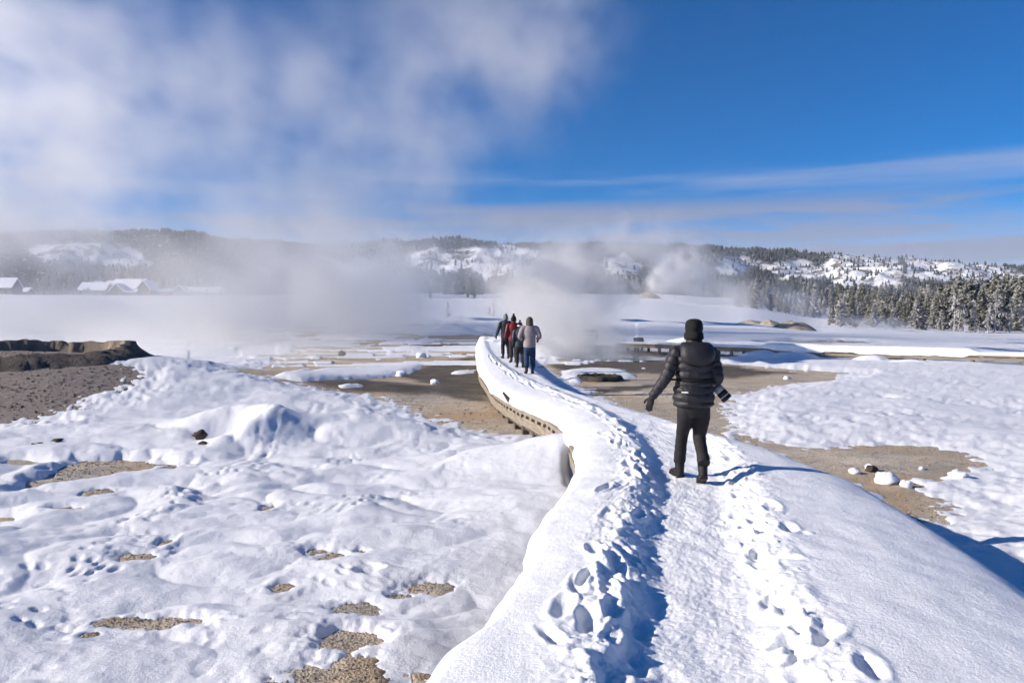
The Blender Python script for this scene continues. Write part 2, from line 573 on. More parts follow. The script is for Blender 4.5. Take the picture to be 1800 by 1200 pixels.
# the walkway: left edge, middle of the trodden trench and right edge of its snow, along y
_LY = [-6, 0, 2, 3.5, 4.6, 5.9, 7.7, 9.06, 10.4, 11.8, 13.65, 17, 19.8, 23.9, 26, 34, 42, 58]
_LX = [-1.6, -1.1, -.85, -.5, -.26, .02, .47, .74, .84, .86, .80, .06, -.42, -.80, -1.02, -1.5, -1.9, -2.4]
_TY = [-6, 0, 2, 3.74, 5.38, 8.03, 11.4, 14.4, 17.6, 23.3, 28.3, 33.6, 42, 58]
_TX = [.0, .5, .75, .93, 1.23, 1.81, 2.1, 1.95, 1.5, .62, .05, -.4, -.9, -1.5]
_RY = [-6, 0, 2, 4.57, 6.33, 8.1, 9.3, 10.9, 13.8, 16.2, 19, 23, 26, 31, 42, 58]
_RX = [2.9, 3.1, 3.25, 3.42, 3.62, 3.70, 3.48, 2.98, 2.55, 2.05, 1.5, 1.12, .85, .45, -.05, -.6]


def path_z(y): return -.17 * sstep(9, 24, np.asarray(y, float))
def edge_l(y): return smooth_at(y, _LY, _LX)
def edge_r(y): return smooth_at(y, _RY, _RX)
def trench(y): return smooth_at(y, _TY, _TX)


def snow_depth(x, y, g):
    r = np.hypot(x, y)
    px = 900 + FPX * x / np.maximum(y, .5)
    left = sstep(.4, -.4, x - edge_l(np.clip(y, -5, 57)))
    near = sstep(46, 20, r)
    wx = x + .35 * pn2(x * .9, y * .9, 40); wy = y + .35 * pn2(x * .9, y * .9, 41)
    # smoother ground beside the walkway, rough to the left
    rough = sstep(-.4, -2.2, x - edge_l(np.clip(y, -5, 57))) * sstep(22, 11, r)
    rough = rough * (.55 + .45 * sstep(-.2, .35, pn2(x * .35, y * .35, 60)))
    pillow = np.abs(pn2(wx * .50, wy * .66, 50))**.8
    pillow2 = np.abs(pn2(wx * 1.7, wy * 2.0, 51))**.8
    d = .17 - .055 * left * near + near * (.04 * pn2(x * .5, y * .5, 44) + left * (.21 * (pillow - .3)) * (.35 + .65 * rough))
    mask = sstep(-.05, .35, pn2(x * .6, y * .6, 52)) * (.35 + .65 * rough)
    d += near * left * .075 * (pillow2 - .28) * (.08 + mask)
    cell = worley(wx * 4.2, wy * 5.0, 1)
    pits = sstep(.34, .1, cell) * sstep(.05, .3, pn2(x * .8, y * .8, 53))
    d -= left * near * rough * .026 * pits
    d += near * .005 * fbm2(x * 5.5, y * 5.5, 2, 55)
    d += near * left * .012 * pn2(x * 2.2, y * 2.8, 56)
    # wind-blown ripples on the right
    right = 1 - left
    d += right * sstep(70, 14, r) * (.055 * pn2(x * .45, y * .8, 57) + .035 * fbm2(x * 1.5, y * 2.6, 3, 58))
    c2 = worley(x * 2.4 + .4 * pn2(x, y, 70), y * 3.2, 2)
    d -= right * .05 * sstep(.32, .08, c2) * sstep(.0, .3, pn2(x * .35, y * .35, 59)) * sstep(40, 22, r)
    # edges of the bare ground
    edge_n = .5 * fbm2(x * .55, y * .55, 3, 61) + .16 * fbm2(x * 3.1, y * 3.1, 3, 62)
    for P, w in BARE_W:
        s = sdf_poly(x, y, P) + w * edge_n * (.7 + sstep(20, 60, r))
        d = np.minimum(d, .13 * np.tanh(s / (1.3 * w + .5)) + .035 * fbm2(x * 3, y * 3, 3, 64) + .25 * sstep(.6, 3.0, s))
        inside = sstep(0, -1.0, s)
        d = np.maximum(d, np.where(inside > 0, -.05 + .10 * sstep(.30, .62, fbm2(x * .8, y * .55, 4, 66) * (.35 + .75 * sstep(24, 55, r))), -9))
    st = fbm2(x * .10, y * .42, 4, 69, .6) + .35 * fbm2(x * .6, y * 1.2, 2, 75)
    zone = sstep(34, 44, r) * sstep(120, 75, r) * sstep(330, 520, px) * sstep(1120, 960, px)
    d = np.where(zone > 0, np.minimum(d, .12 - .30 * zone * sstep(.12, .42, st)), d)
    d = np.where((zone > .3) & (st < -.05), np.maximum(d, .05), d)
    for P, w in SNOWY_W:
        s = sdf_poly(x, y, P) + w * edge_n * 1.3
        d = np.maximum(d, .13 * np.tanh(-s / (.5 * w + .2)))
    for P, w in SOFT_W:
        s = sdf_poly(x, y, P) + 1.3 * w * (edge_n + .5 * pillow2 - .1)
        d = np.minimum(d, .16 * np.tanh(s / .35) + .03)
    for P, w in BROWN_W:
        s = sdf_poly(x, y, P) + .55 * fbm2(x * .7, y * .7, 4, 67) + .4 * fbm2(x * 4, y * 4, 2, 68)
        d = np.minimum(d, .2 * np.tanh(s / 1.6))
    cr = np.hypot((x + 15.3) / 3.15, (y - 24.6) / 2.9)
    d = np.minimum(d, .22 * np.tanh((cr - 1.12 + .12 * pn2(x, y, 76)) * 3))
    s = patch_field(x, y)
    k = sstep(2.2, .0, s)
    d = d * (1 - k) + k * np.minimum(d, .03 * s)
    # drift bridging up to the walkway where the kerb ends
    q = at_plane(962, 800, -.5)
    d += .42 * np.exp(-((x - q[0] - .25) / .75)**2 - ((y - q[1] - .35) / .8)**2)
    q = at_plane(985, 872, -.5)
    d += .16 * np.exp(-((x - q[0]) / .8)**2 - ((y - q[1]) / 1.3)**2)
    le = edge_l(np.clip(y, -5, 57)) - x
    up = np.exp(-(le / .45)**2) * (le > -.5) * sstep(12.4, 11.4, y) * (.75 + .35 * pn2(y * .9, y * 0, 74)) * (1 - .85 * sstep(3.9, 4.4, y) * sstep(6.2, 5.6, y))
    d -= .13 * np.exp(-(le / .75)**2) * (le > -.6) * sstep(10.6, 9.4, y) * (y > -5)
    d -= .20 * np.exp(-((le + .02) / .10)**2) * sstep(10.3, 11.1, y) * sstep(12.5, 11.7, y) * (le > -.6)
    # crescent-shaped bank on the mound with its hollow
    q = at_plane(385, 735, -.35)
    rr = np.hypot((x - q[0]) / 1.25, (y - q[1]) / 1.5)
    d += .33 * np.exp(-((rr - .75) / .42)**2) * sstep(-1.2, .8, (x - q[0]) * .8 + (y - q[1]) * .5)
    d -= .12 * np.exp(-(rr / .5)**2)
    # rolling snow waves between mound and walkway
    q = at_plane(600, 745, -.55)
    d += .30 * np.exp(-((x - q[0]) / 2.6)**2 - ((y - q[1]) / 1.0)**2)
    q = at_plane(860, 800, -.6)
    d += .22 * np.exp(-((x - q[0]) / 1.0)**2 - ((y - q[1]) / 1.2)**2)
    # line of tracks crossing the mound
    a, b = at_plane(562, 702, -.5)[:2], at_plane(402, 806, -.55)[:2]
    e = b - a; t = ((x - a[0]) * e[0] + (y - a[1]) * e[1]) / (e @ e)
    off = ((x - a[0]) * e[1] - (y - a[1]) * e[0]) / math.hypot(*e) + .12 * np.sin(t * 9)
    L = math.hypot(*e)
    side = np.abs(np.abs(off) - .13)
    d -= .022 * np.exp(-(side / .06)**2) * (.65 + .35 * np.cos(t * L * 2 * np.pi / .62 + np.sign(off) * 1.5)) * sstep(-.02, .03, t) * sstep(1.02, .97, t)
    return d


# ------------------------------------------------------------------ ground and snow sheets (fan grids, fine in front, coarse all round)
def angles(nf, ncoarse):
    f = np.linspace(-36.5, 36.5, nf)
    b = np.linspace(36.5, 323.5, ncoarse + 2)[1:-1]
    return np.radians(np.concatenate([f, b]))


def radii(n, dmax):
    py = np.linspace(1330, 558, n)
    r = 2.45 * FPX / (py - 545)
    far = np.geomspace(r[-1], dmax, 46)[1:]
    near = np.array([.6, 1.5, 2.6, 3.6]); near = near[near < r[0] - .3]
    return np.concatenate([near, r, far])


def fan(nf, ncoarse, nr, dmax=900):
    A, R = angles(nf, ncoarse), radii(nr, dmax)
    x = R[:, None] * np.sin(A)[None]; y = R[:, None] * np.cos(A)[None]
    return x, y


POOLS = [   # water outlines
    ([(985, 612), (1040, 606), (1092, 606), (1180, 611), (1300, 619), (1330, 624), (1240, 629), (1180, 630), (1110, 633), (1020, 632), (985, 626)], -.90),
    ([(1335, 603), (1400, 597), (1470, 597), (1560, 603), (1500, 606), (1420, 606)], -1.1),
    ([(1640, 640), (1700, 630), (1830, 632), (1950, 640), (1850, 652), (1720, 643)], -1.1),
]
POOL_W = [(np.array([at_plane(a, b, z)[:2] for a, b in p]), z) for p, z in POOLS]


def carve(x, y, z, deep):
    for P, pz in POOL_W:
        s = sdf_poly(x, y, P)
        k = sstep(.9, -.3, s + .25 * pn2(x * .5, y * .5, 81))
        z = z * (1 - k) + (pz - deep) * k
    return z


x, y = fan(260, 50, 220)
gz = ground_z(x, y)
gm = carve(x, y, gz.copy(), .25)
me = make_mesh('ground', np.stack([x, y, gm], -1), grid_faces(*x.shape, True), [M_GROUND])
wet = np.zeros(x.shape)
nz_ = .5 * fbm2(x * .6, y * .6, 4, 91)
for P, w in WET_W:
    wet = np.maximum(wet, sstep(.35, -.35, sdf_poly(x, y, P) / w + nz_))
for P, pz in POOL_W:
    wet = np.maximum(wet, sstep(1.6, .1, sdf_poly(x, y, P) + nz_))
brown = np.zeros(x.shape)
for P, w in BROWN_W:
    brown = np.maximum(brown, sstep(1.8, .4, sdf_poly(x, y, P) + nz_))
brown = np.maximum(brown, sstep(1.5, 1.25, np.hypot((x + 15.3) / 3.15, (y - 24.6) / 2.9)))
attr(me, 'wet', wet); attr(me, 'brown', brown)
tag(link('ground', me), 'bare tan and brown sinter ground of the geyser basin', None, kind='structure')

x, y = fan(690, 64, 490)
gz = ground_z(x, y)
dep = snow_depth(x, y, gz)
dep = np.where(dep < 0, np.maximum(dep * 1.2, -.08) - .012, dep)
sz = carve(x, y, gz + dep, .3)
# keep the sheet below the walkway's own snow
yc = np.clip(y, -5.5, 57)
under = sstep(.06, .3, x - edge_l(yc)) * sstep(.0, .22, edge_r(yc) - x) * (y > -5.5) * (y < 57)
sz = np.where(under > 0, np.minimum(sz, sz * (1 - under) + (-.75) * under), sz)
me = make_mesh('snow_cover', np.stack([x, y, sz], -1), grid_faces(*x.shape, True), [M_CRUSTED])
tag(link('snow_cover', me), 'lumpy white snow cover lying over the basin with bare gaps', None, kind='structure')
#--WATER--
M_WATER = mat('pool_water', (.05, .075, .10), .06, spec=.5, bump=.12, bscale=2.5, bdist=.02)
for P, pz in POOL_W:
    cx = P.mean(0)
    V = np.concatenate([np.c_[P * 1.0 + (P - cx) * .12, np.full(len(P), pz)]])
    me = make_mesh('pool_water', V, [tuple(range(len(P)))], [M_WATER], False)
    o = link('pool_water', me)
    tag(o, None, None, kind='structure')

# ------------------------------------------------------------------ snow lying on the walkway (trodden trench, footprints, clods)
def build_walk_snow():
    py = np.linspace(1420, 622, 600)
    ys = np.concatenate([np.linspace(-5.5, 1.7, 40), 1.75 * FPX / (py - 545)])
    ys = ys[np.concatenate([[True], np.diff(ys) > 0])]
    ys = np.concatenate([ys, np.linspace(ys[-1], 57.5, 60)[1:]])
    nt = 400
    t = np.linspace(0, 1, nt)
    L = edge_l(ys) + .035 * pn2(ys * 1.1, ys * 0, 101) + .018 * pn2(ys * 4, ys * 0, 102)
    R = edge_r(ys) + .04 * pn2(ys * .8, ys * 0 + 5, 103)
    T = trench(ys) + .03 * pn2(ys * 1.3, ys * 0 + 9, 104)
    # the kerb shows along this stretch, so the snow stops short of it
    L = L + .09 * sstep(10.8, 11.0, ys) * sstep(12.0, 11.8, ys) + .05 * sstep(12.6, 13.4, ys) * sstep(21, 19.5, ys) + .13 * sstep(3.9, 4.5, ys) * sstep(6.3, 5.6, ys)
    X = L[:, None] + (R - L)[:, None] * t[None]
    Y = np.repeat(ys[:, None], nt, 1)
    dx = X - T[:, None]
    hw = .29 + .03 * pn2(Y * 1.7, Y * 0, 105)
    u = np.clip((-dx - hw) / np.maximum((T - L)[:, None] - hw, .1), 0, 1)      # left bank, 0 at the trench
    v = np.clip((dx - hw) / np.maximum((R - T)[:, None] - hw, .1), 0, 1)
    far = sstep(10, 20, Y)
    lb = (.12 - .04 * far) * sstep(-.08, .28, -dx - hw) * (1 - .0 * u) - .095 * u**2.0 - .03 * u**8
    rb = (.115 - .04 * far) * sstep(-.06, .42, dx - hw) - .05 * v**2 - .16 * v**5
    Z = np.where(dx < 0, lb, rb)
    bandL = np.exp(-((-dx - hw - .24) / .22)**2); bandR = np.exp(-((dx - hw - .22) / .26)**2)
    band = np.maximum(bandL, bandR)
    floor = sstep(hw + .05, hw - .08, np.abs(dx))
    smooth = (1 - band) * (1 - floor)
    Z += smooth * (.018 * pn2(X * 1.3, Y * 1.0, 110) + .006 * pn2(X * 5, Y * 4, 111))
    nearw = .22 + .78 * sstep(16, 8, Y)
    Z += nearw * bandL * (.021 * fbm2(X * 5, Y * 3.2, 4, 112, .5) + .010 * fbm2(X * 13, Y * 10, 3, 118) + .006 * fbm2(X * 22, Y * 20, 2, 113))
    Z += nearw * bandR * (.017 * fbm2(X * 6, Y * 4.5, 3, 117, .5) + .005 * fbm2(X * 22, Y * 20, 2, 113))
    Z += floor * (.012 * pn2(X * 5, Y * 3.5, 119) + .0045 * fbm2(X * 14, Y * 11, 3, 114) + .0032 * fbm2(X * 40, Y * 36, 2, 115))

    def stamp(cx, cy, a, b, ang, depth, rim):
        i0, i1 = np.searchsorted(ys, [cy - 2.6 * a, cy + 2.6 * a])
        if i1 <= i0: return
        xx, yy = X[i0:i1] - cx, Y[i0:i1] - cy
        ca, sa = math.cos(ang), math.sin(ang)
        p, q = xx * ca + yy * sa, -xx * sa + yy * ca
        w = .25 * pn2(X[i0:i1] * 9, Y[i0:i1] * 8, 116)
        rr = np.sqrt((p / b)**2 + (q / a)**2) + w
        Z[i0:i1] += -depth * .8 * sstep(1.25, .30, rr) + .7 * rim * np.exp(-((rr - 1.45) / .35)**2)

    rs = np.random.default_rng(5)
    # footprints in the left band: a broken line, deepest near the viewer
    for k in range(60):
        cy = 2.0 + 24 * rs.random()**1.5
        off = rs.normal(.30, .10) if k % 3 else rs.normal(.42, .12)
        cx = float(trench(cy)) - .25 - max(.05, off)
        if cx < float(edge_l(cy)) + .35: continue
        stamp(cx, cy, rs.uniform(.12, .18), rs.uniform(.04, .058), rs.normal(-.12, .28), rs.uniform(.025, .05) * (1.0 if cy < 9 else .4), rs.uniform(.01, .03))
    # a few big ones at the front
    for px_, py_ in ((1040, 1085), (1075, 1160), (1120, 1065), (1110, 1125), (1090, 985)):
        q = at_plane(px_, py_, .15)
        stamp(q[0], q[1], .16, .08, rs.normal(-.1, .2), .05, .010)
    for k in range(80):
        cy = 2.0 + 24 * rs.random()**1.4
        off = rs.normal(.26, .12)
        stamp(float(trench(cy)) + .25 + max(.04, off), cy, rs.uniform(.08, .15), rs.uniform(.04, .065), rs.normal(-.3, .5), rs.uniform(.015, .05) * (1.0 if cy < 10 else .5), rs.uniform(.008, .02))
    for px_, py_ in ((1530, 1165), (1455, 1110), (1400, 1110), (1330, 960), (1345, 975), (1385, 925), (1300, 890), (1360, 1035)):
        q = at_plane(px_, py_, .12)
        stamp(q[0], q[1], .13, .055, rs.normal(-.5, .4), .05, .012)
    # clods thrown up beside the trench
    for k in range(420):
        cy = 2.0 + 11 * rs.random()**1.6
        s = -1 if rs.random() < .55 else 1
        cx = float(trench(cy)) + s * (.25 + abs(rs.normal(.14, .16)))
        r = .012 + .03 * rs.random()**2
        stamp(cx, cy, r * 1.1, r, rs.random() * 3, -r * rs.uniform(.35, .9), 0)
    # bird-fine lines of tracks on the far part
    for k in range(110):
        cy = 13 + 20 * (k / 110.0)
        cx = float(edge_l(cy)) * .35 + float(trench(cy)) * .65 - .22 + rs.normal(0, .05)
        stamp(cx, cy, .10, .055, rs.normal(0, .4), .05, .01)
    Z += path_z(Y)
    # round the two sides over and turn them under
    ea = np.minimum(X - L[:, None], .16) / .16
    Z -= .13 * (1 - np.sqrt(np.clip(1 - (1 - np.clip(ea, 0, 1))**2, 0, 1)))
    eb = np.clip((R[:, None] - X) / .38, 0, 1)
    Z -= .24 * (1 - np.sqrt(np.clip(1 - (1 - eb)**2, 0, 1)))
    top = np.stack([X, Y, Z], -1)
    nL, nR = 7, 9
    wl_, wr_ = [], []
    zl = -.33 + path_z(ys); zr = -.66 + path_z(ys)
    for i in range(nL):
        f = 1 - i / nL
        xx = L - .035 * np.sin(np.pi * f * .8) + .06 * f**2
        wl_.append(np.stack([xx + .012 * pn2(ys * 6, ys * 0 + i, 120), ys, Z[:, 0] * (1 - f) + np.minimum(zl, Z[:, 0] - .02) * f], -1))
    for i in range(1, nR + 1):
        f = i / nR
        xx = R + .06 * np.sin(np.pi * f * .7) - .02 * f
        wr_.append(np.stack([xx + .02 * pn2(ys * 4, ys * 0 + i, 121), ys, Z[:, -1] * (1 - f) + np.minimum(zr, Z[:, -1] - .02) * f], -1))
    V = np.concatenate([np.stack(wl_, 1), top, np.stack(wr_, 1)], 1)
    me = make_mesh('walkway_snow', V, grid_faces(V.shape[0], V.shape[1]), [M_SNOW])
    o = link('walkway_snow', me)
    tag(o, 'thick snow on the walkway with a trodden footpath trench', None, kind='structure')
    return ys, Z


build_walk_snow()

# ------------------------------------------------------------------ hills behind the basin
_HPX = [-1400, -600, 0, 100, 250, 400, 560, 650, 900, 1000, 1240, 1500, 1740, 1800, 2000, 2400, 3200]
_HY = [410, 405, 404, 398, 403, 414, 423, 421, 421, 425, 430, 444, 465, 470, 480, 490, 495]
HD0, HD1 = 640.0, 1750.0
SNOW_SLOPES = [
    [(45, 432), (120, 424), (200, 428), (258, 448), (262, 464), (225, 474), (150, 462), (60, 458)],
    [(715, 445), (770, 438), (880, 430), (960, 445), (985, 470), (975, 486), (860, 492), (790, 488), (720, 468)],
    [(1060, 455), (1100, 440), (1130, 470), (1120, 490), (1060, 480)],
    [(1255, 455), (1300, 448), (1350, 462), (1420, 458), (1452, 500), (1385, 492), (1330, 476), (1290, 490), (1262, 478)],
    [(1420, 470), (1470, 440), (1520, 438), (1580, 452), (1585, 500), (1530, 508), (1470, 505)],
    [(1590, 455), (1640, 448), (1720, 452), (1792, 478), (1810, 500), (1720, 494), (1640, 492), (1590, 485)],
]


def hill_surface(px, d):
    """px: azimuth (as a column of the view), d: distance along y"""
    x = (px - 900) / FPX * d
    hy = np.interp(px, _HPX, _HY)
    top = CAM_Z + (545 - hy) / FPX * 1450
    base = elev(np.clip(x, -9e3, 9e3), np.full_like(x, HD0))
    s = np.clip((d - HD0) / (HD1 - HD0), 0, 1)
    g = fbm2(x * .0045, d * .0022, 4, 201)
    s2 = np.clip(s + .10 * g * np.sin(np.pi * np.clip(s, 0, 1)), 0, 1)
    prof = .30 * s2 + .70 * sstep(.18, .78, s2)
    rid = (1 - np.abs(fbm2(x * .010, d * .006, 3, 203)))
    z = base - 4 + (top - base + 4) * prof + np.sin(np.pi * s) * (9 * fbm2(x * .008, d * .008, 4, 202) + 14 * (rid - .6))
    z = z + sstep(.985, 1.0, s) * 2.5 * fbm2(x * .02, d * .01, 3, 204)
    return x, z


px = np.concatenate([np.linspace(-1400, -200, 40), np.linspace(-190, 1990, 420), np.linspace(2010, 3200, 40)])
dd = np.concatenate([np.linspace(HD0, HD1, 130), np.linspace(HD1 + 30, 3200, 12)])
PX, DD = np.meshgrid(px, dd)
HX, HZ = hill_surface(PX, DD)


def hill_material():
    m = mat('hill_snow_rock', (.80, .82, .86), .85, spec=.1, bump=.8, bscale=.06, bdist=6.0)
    n, l = m.node_tree.nodes, m.node_tree.links
    p = n['Principled BSDF']
    t = n.new('ShaderNodeTexCoord')
    x1 = n.new('ShaderNodeTexNoise'); x1.inputs['Scale'].default_value = .035; x1.inputs['Detail'].default_value = 8; x1.inputs['Roughness'].default_value = .68
    l.new(t.outputs['Object'], x1.inputs['Vector'])
    mr = n.new('ShaderNodeMapRange'); mr.inputs['From Min'].default_value = .50; mr.inputs['From Max'].default_value = .58
    l.new(x1.outputs['Fac'], mr.inputs['Value'])
    mx = n.new('ShaderNodeMix'); mx.data_type = 'RGBA'; l.new(mr.outputs['Result'], mx.inputs['Factor'])
    mx.inputs[6].default_value = (.82, .84, .87, 1); mx.inputs[7].default_value = (.17, .15, .14, 1)
    wd = n.new('ShaderNodeAttribute'); wd.attribute_name = 'wooded'
    x2 = n.new('ShaderNodeTexNoise'); x2.inputs['Scale'].default_value = .12; x2.inputs['Detail'].default_value = 6; x2.inputs['Roughness'].default_value = .7
    l.new(t.outputs['Object'], x2.inputs['Vector'])
    m2 = n.new('ShaderNodeMapRange'); m2.inputs['From Min'].default_value = .68; m2.inputs['From Max'].default_value = .54; l.new(x2.outputs['Fac'], m2.inputs['Value'])
    mm = n.new('ShaderNodeMath'); mm.operation = 'MULTIPLY'; l.new(wd.outputs['Fac'], mm.inputs[0]); l.new(m2.outputs['Result'], mm.inputs[1])
    my = n.new('ShaderNodeMix'); my.data_type = 'RGBA'; l.new(mm.outputs[0], my.inputs['Factor']); l.new(mx.outputs[2], my.inputs[6]); my.inputs[7].default_value = (.075, .08, .08, 1)
    l.new(my.outputs[2], p.inputs['Base Color'])
    return m


me = make_mesh('hills', np.stack([HX, DD, HZ], -1), grid_faces(*PX.shape), [hill_material()])
_u, _w = project(np.stack([HX, DD, HZ], -1))
_wob = 14 * fbm2(_u * .03, _w * .05, 3, 211)
_open = np.zeros(PX.shape)
for _p in SNOW_SLOPES:
    _open = np.maximum(_open, sstep(5, -5, sdf_poly(_u + _wob, _w + _wob * .4, np.array(_p, float))))
attr(me, 'wooded', 1 - _open)
tag(link('hills', me), 'long forested hills with snowy cliffs behind the basin', None, kind='structure')

# forest on the hills: reads as one mass
M_FAR_TREE = mat('far_conifers', (.045, .055, .05), .9, col2=(.12, .13, .13), scale=.05, spec=.1, fac=(.4, .7))


def hill_forest():
    n = 44000
    p_ = RNG.uniform(-180, 1980, n); s = RNG.random(n)**.8
    d_ = HD0 + 8 + (HD1 + 25 - HD0) * s
    keep = np.ones(n, bool)
    X_, Z_ = hill_surface(p_, d_)
    u, w = project(np.stack([X_, d_, Z_], -1))
    wob = 14 * fbm2(u * .03, w * .05, 3, 211)
    for P in SNOW_SLOPES:
        sd = sdf_poly(u + wob, w + wob * .4, np.array(P, float))
        keep &= ~((sd < 0) & (RNG.random(n) < .88))
    clear = fbm2(X_ * .006, d_ * .006, 3, 212)
    keep &= ~((clear > .75) & (RNG.random(n) < .5))
    p_, d_, X_, Z_ = p_[keep], d_[keep], X_[keep], Z_[keep]
    m = len(X_)
    h = RNG.uniform(5, 9.5, m); r = h * RNG.uniform(.23, .34, m)
    k = 5
    th = np.linspace(0, 2 * np.pi, k, endpoint=False)[None] + RNG.random(m)[:, None] * 6.3
    V, F = [], []
    base = 0
    for (z0, z1, rs_) in ((.10, .62, 1.0), (.42, 1.0, .68)):
        jr = RNG.uniform(.7, 1.3, (m, k)); jz = RNG.uniform(-.05, .05, (m, k))
        ring = np.stack([X_[:, None] + np.cos(th) * r[:, None] * rs_ * jr, d_[:, None] + np.sin(th) * r[:, None] * rs_ * jr, Z_[:, None] - 1 + h[:, None] * (z0 + jz)], -1)
        apex = np.stack([X_, d_, Z_ - 1 + h * z1], -1)[:, None]
        blk = np.concatenate([ring, apex], 1)
        V.append(blk.reshape(-1, 3))
        o = base + np.arange(m)[:, None] * (k + 1)
        j = np.arange(k)[None]
        F.append(np.stack([o + j, o + (j + 1) % k, np.broadcast_to(o + k, (m, k))], -1).reshape(-1, 3))
        base += m * (k + 1)
    me = make_mesh('hill_forest', np.concatenate(V), np.concatenate(F), [M_FAR_TREE], False)
    tag(link('hill_forest', me), 'dark conifer forest covering the far hills', None, kind='stuff')


hill_forest()


# ------------------------------------------------------------------ trees one can tell apart
def foliage_material(name, green, frost, amount):
    m = bpy.data.materials.new(name); m.use_nodes = True
    n, l = m.node_tree.nodes, m.node_tree.links
    p = n['Principled BSDF']; p.inputs['Roughness'].default_value = .85; p.inputs['Specular IOR Level'].default_value = .1
    a = n.new('ShaderNodeAttribute'); a.attribute_name = 'frost'
    oi = n.new('ShaderNodeObjectInfo')
    mt = n.new('ShaderNodeMath'); mt.operation = 'MULTIPLY_ADD'; l.new(oi.outputs['Random'], mt.inputs[0]); mt.inputs[1].default_value = .5; mt.inputs[2].default_value = amount - .25
    ad = n.new('ShaderNodeMath'); ad.operation = 'ADD'; ad.use_clamp = True; l.new(a.outputs['Fac'], ad.inputs[0]); l.new(mt.outputs[0], ad.inputs[1])
    mx = n.new('ShaderNodeMix'); mx.data_type = 'RGBA'; l.new(ad.outputs[0], mx.inputs['Factor'])
    mx.inputs[6].default_value = (*green, 1); mx.inputs[7].default_value = (*frost, 1)
    l.new(mx.outputs[2], p.inputs['Base Color'])
    return m


M_PINE = foliage_material('frosted_pine_needles', (.062, .064, .040), (.46, .45, .41), .20)
M_FROST = foliage_material('hoar_frosted_needles', (.17, .17, .16), (.58, .57, .56), .15)
M_BARK = mat('pine_bark', (.13, .10, .08), .9, col2=(.25, .23, .21), scale=3)
M_DEAD = mat('frosted_dead_wood', (.52, .50, .50), .9, col2=(.30, .27, .26), scale=1.5)


def pine_mesh(seed, h, wid, lean=0, base=.08, fullness=1.0, mat_=None, round_top=.5):
    rs = np.random.default_rng(seed)
    pts = np.array([[lean * t**2 + .01 * h * math.sin(5 * t + seed), .01 * h * math.cos(4 * t), h * t] for t in np.linspace(0, .97, 8)])
    trunk = MB().tube(pts, h * .016 * (1.05 - np.linspace(0, .97, 8)) + .01, 6)
    V, F, fr = [], [], []
    nb = int(64 * fullness)
    for b in range(nb):
        t = base + (1 - base) * (b + rs.random()) / nb
        tt = (t - base) / (1 - base)
        prof = (1 - tt)**.75 * min(1, .45 + 2.2 * tt) if round_top < .5 else (1 - tt**1.8) * min(1, .5 + 1.8 * tt)
        L = wid * h * prof * rs.uniform(.55, 1.15) + .12
        a = b * 2.399 + rs.normal(0, .3)
        dir_ = np.array([math.cos(a), math.sin(a), rs.normal(-.05, .2) + .35 * tt])
        org = np.array([np.interp(t, np.linspace(0, .97, 8), pts[:, i]) for i in range(3)])
        k = int(5 + 12 * L / (wid * h))
        for j in range(k):
            f = (j + rs.random()) / k
            f = .12 + .9 * f
            c_ = org + dir_ * L * f + np.array([0, 0, -.18 * L * f * f + .10 * L * f]) + rs.normal(0, .10 * L * .6 + .03, 3)
            s_ = h * rs.uniform(.020, .042) * (1.15 - .35 * f)
            u_ = rs.normal(0, 1, 3); u_[2] *= .5; u_ += dir_ * .8; u_ /= np.linalg.norm(u_)
            w_ = np.cross(u_, rs.normal(0, 1, 3)); w_ /= np.linalg.norm(w_) + 1e-6
            q_ = np.cross(u_, w_)
            i0 = len(V)
            V += [c_ - u_ * s_ * 1.3, c_ + w_ * s_ * .8, c_ + u_ * s_ * 1.4, c_ - w_ * s_ * .8, c_ + q_ * s_ * .7]
            F += [(i0, i0 + 1, i0 + 4), (i0 + 1, i0 + 2, i0 + 4), (i0 + 2, i0 + 3, i0 + 4), (i0 + 3, i0, i0 + 4)]
            v = np.clip(rs.normal(.10 + .33 * f, .14), 0, 1)
            fr += [v] * 5
    me = make_mesh('crown', np.array(V), np.array(F), [mat_ or M_PINE], False)
    attr(me, 'frost', fr)
    return trunk.mesh('trunk', M_BARK), me


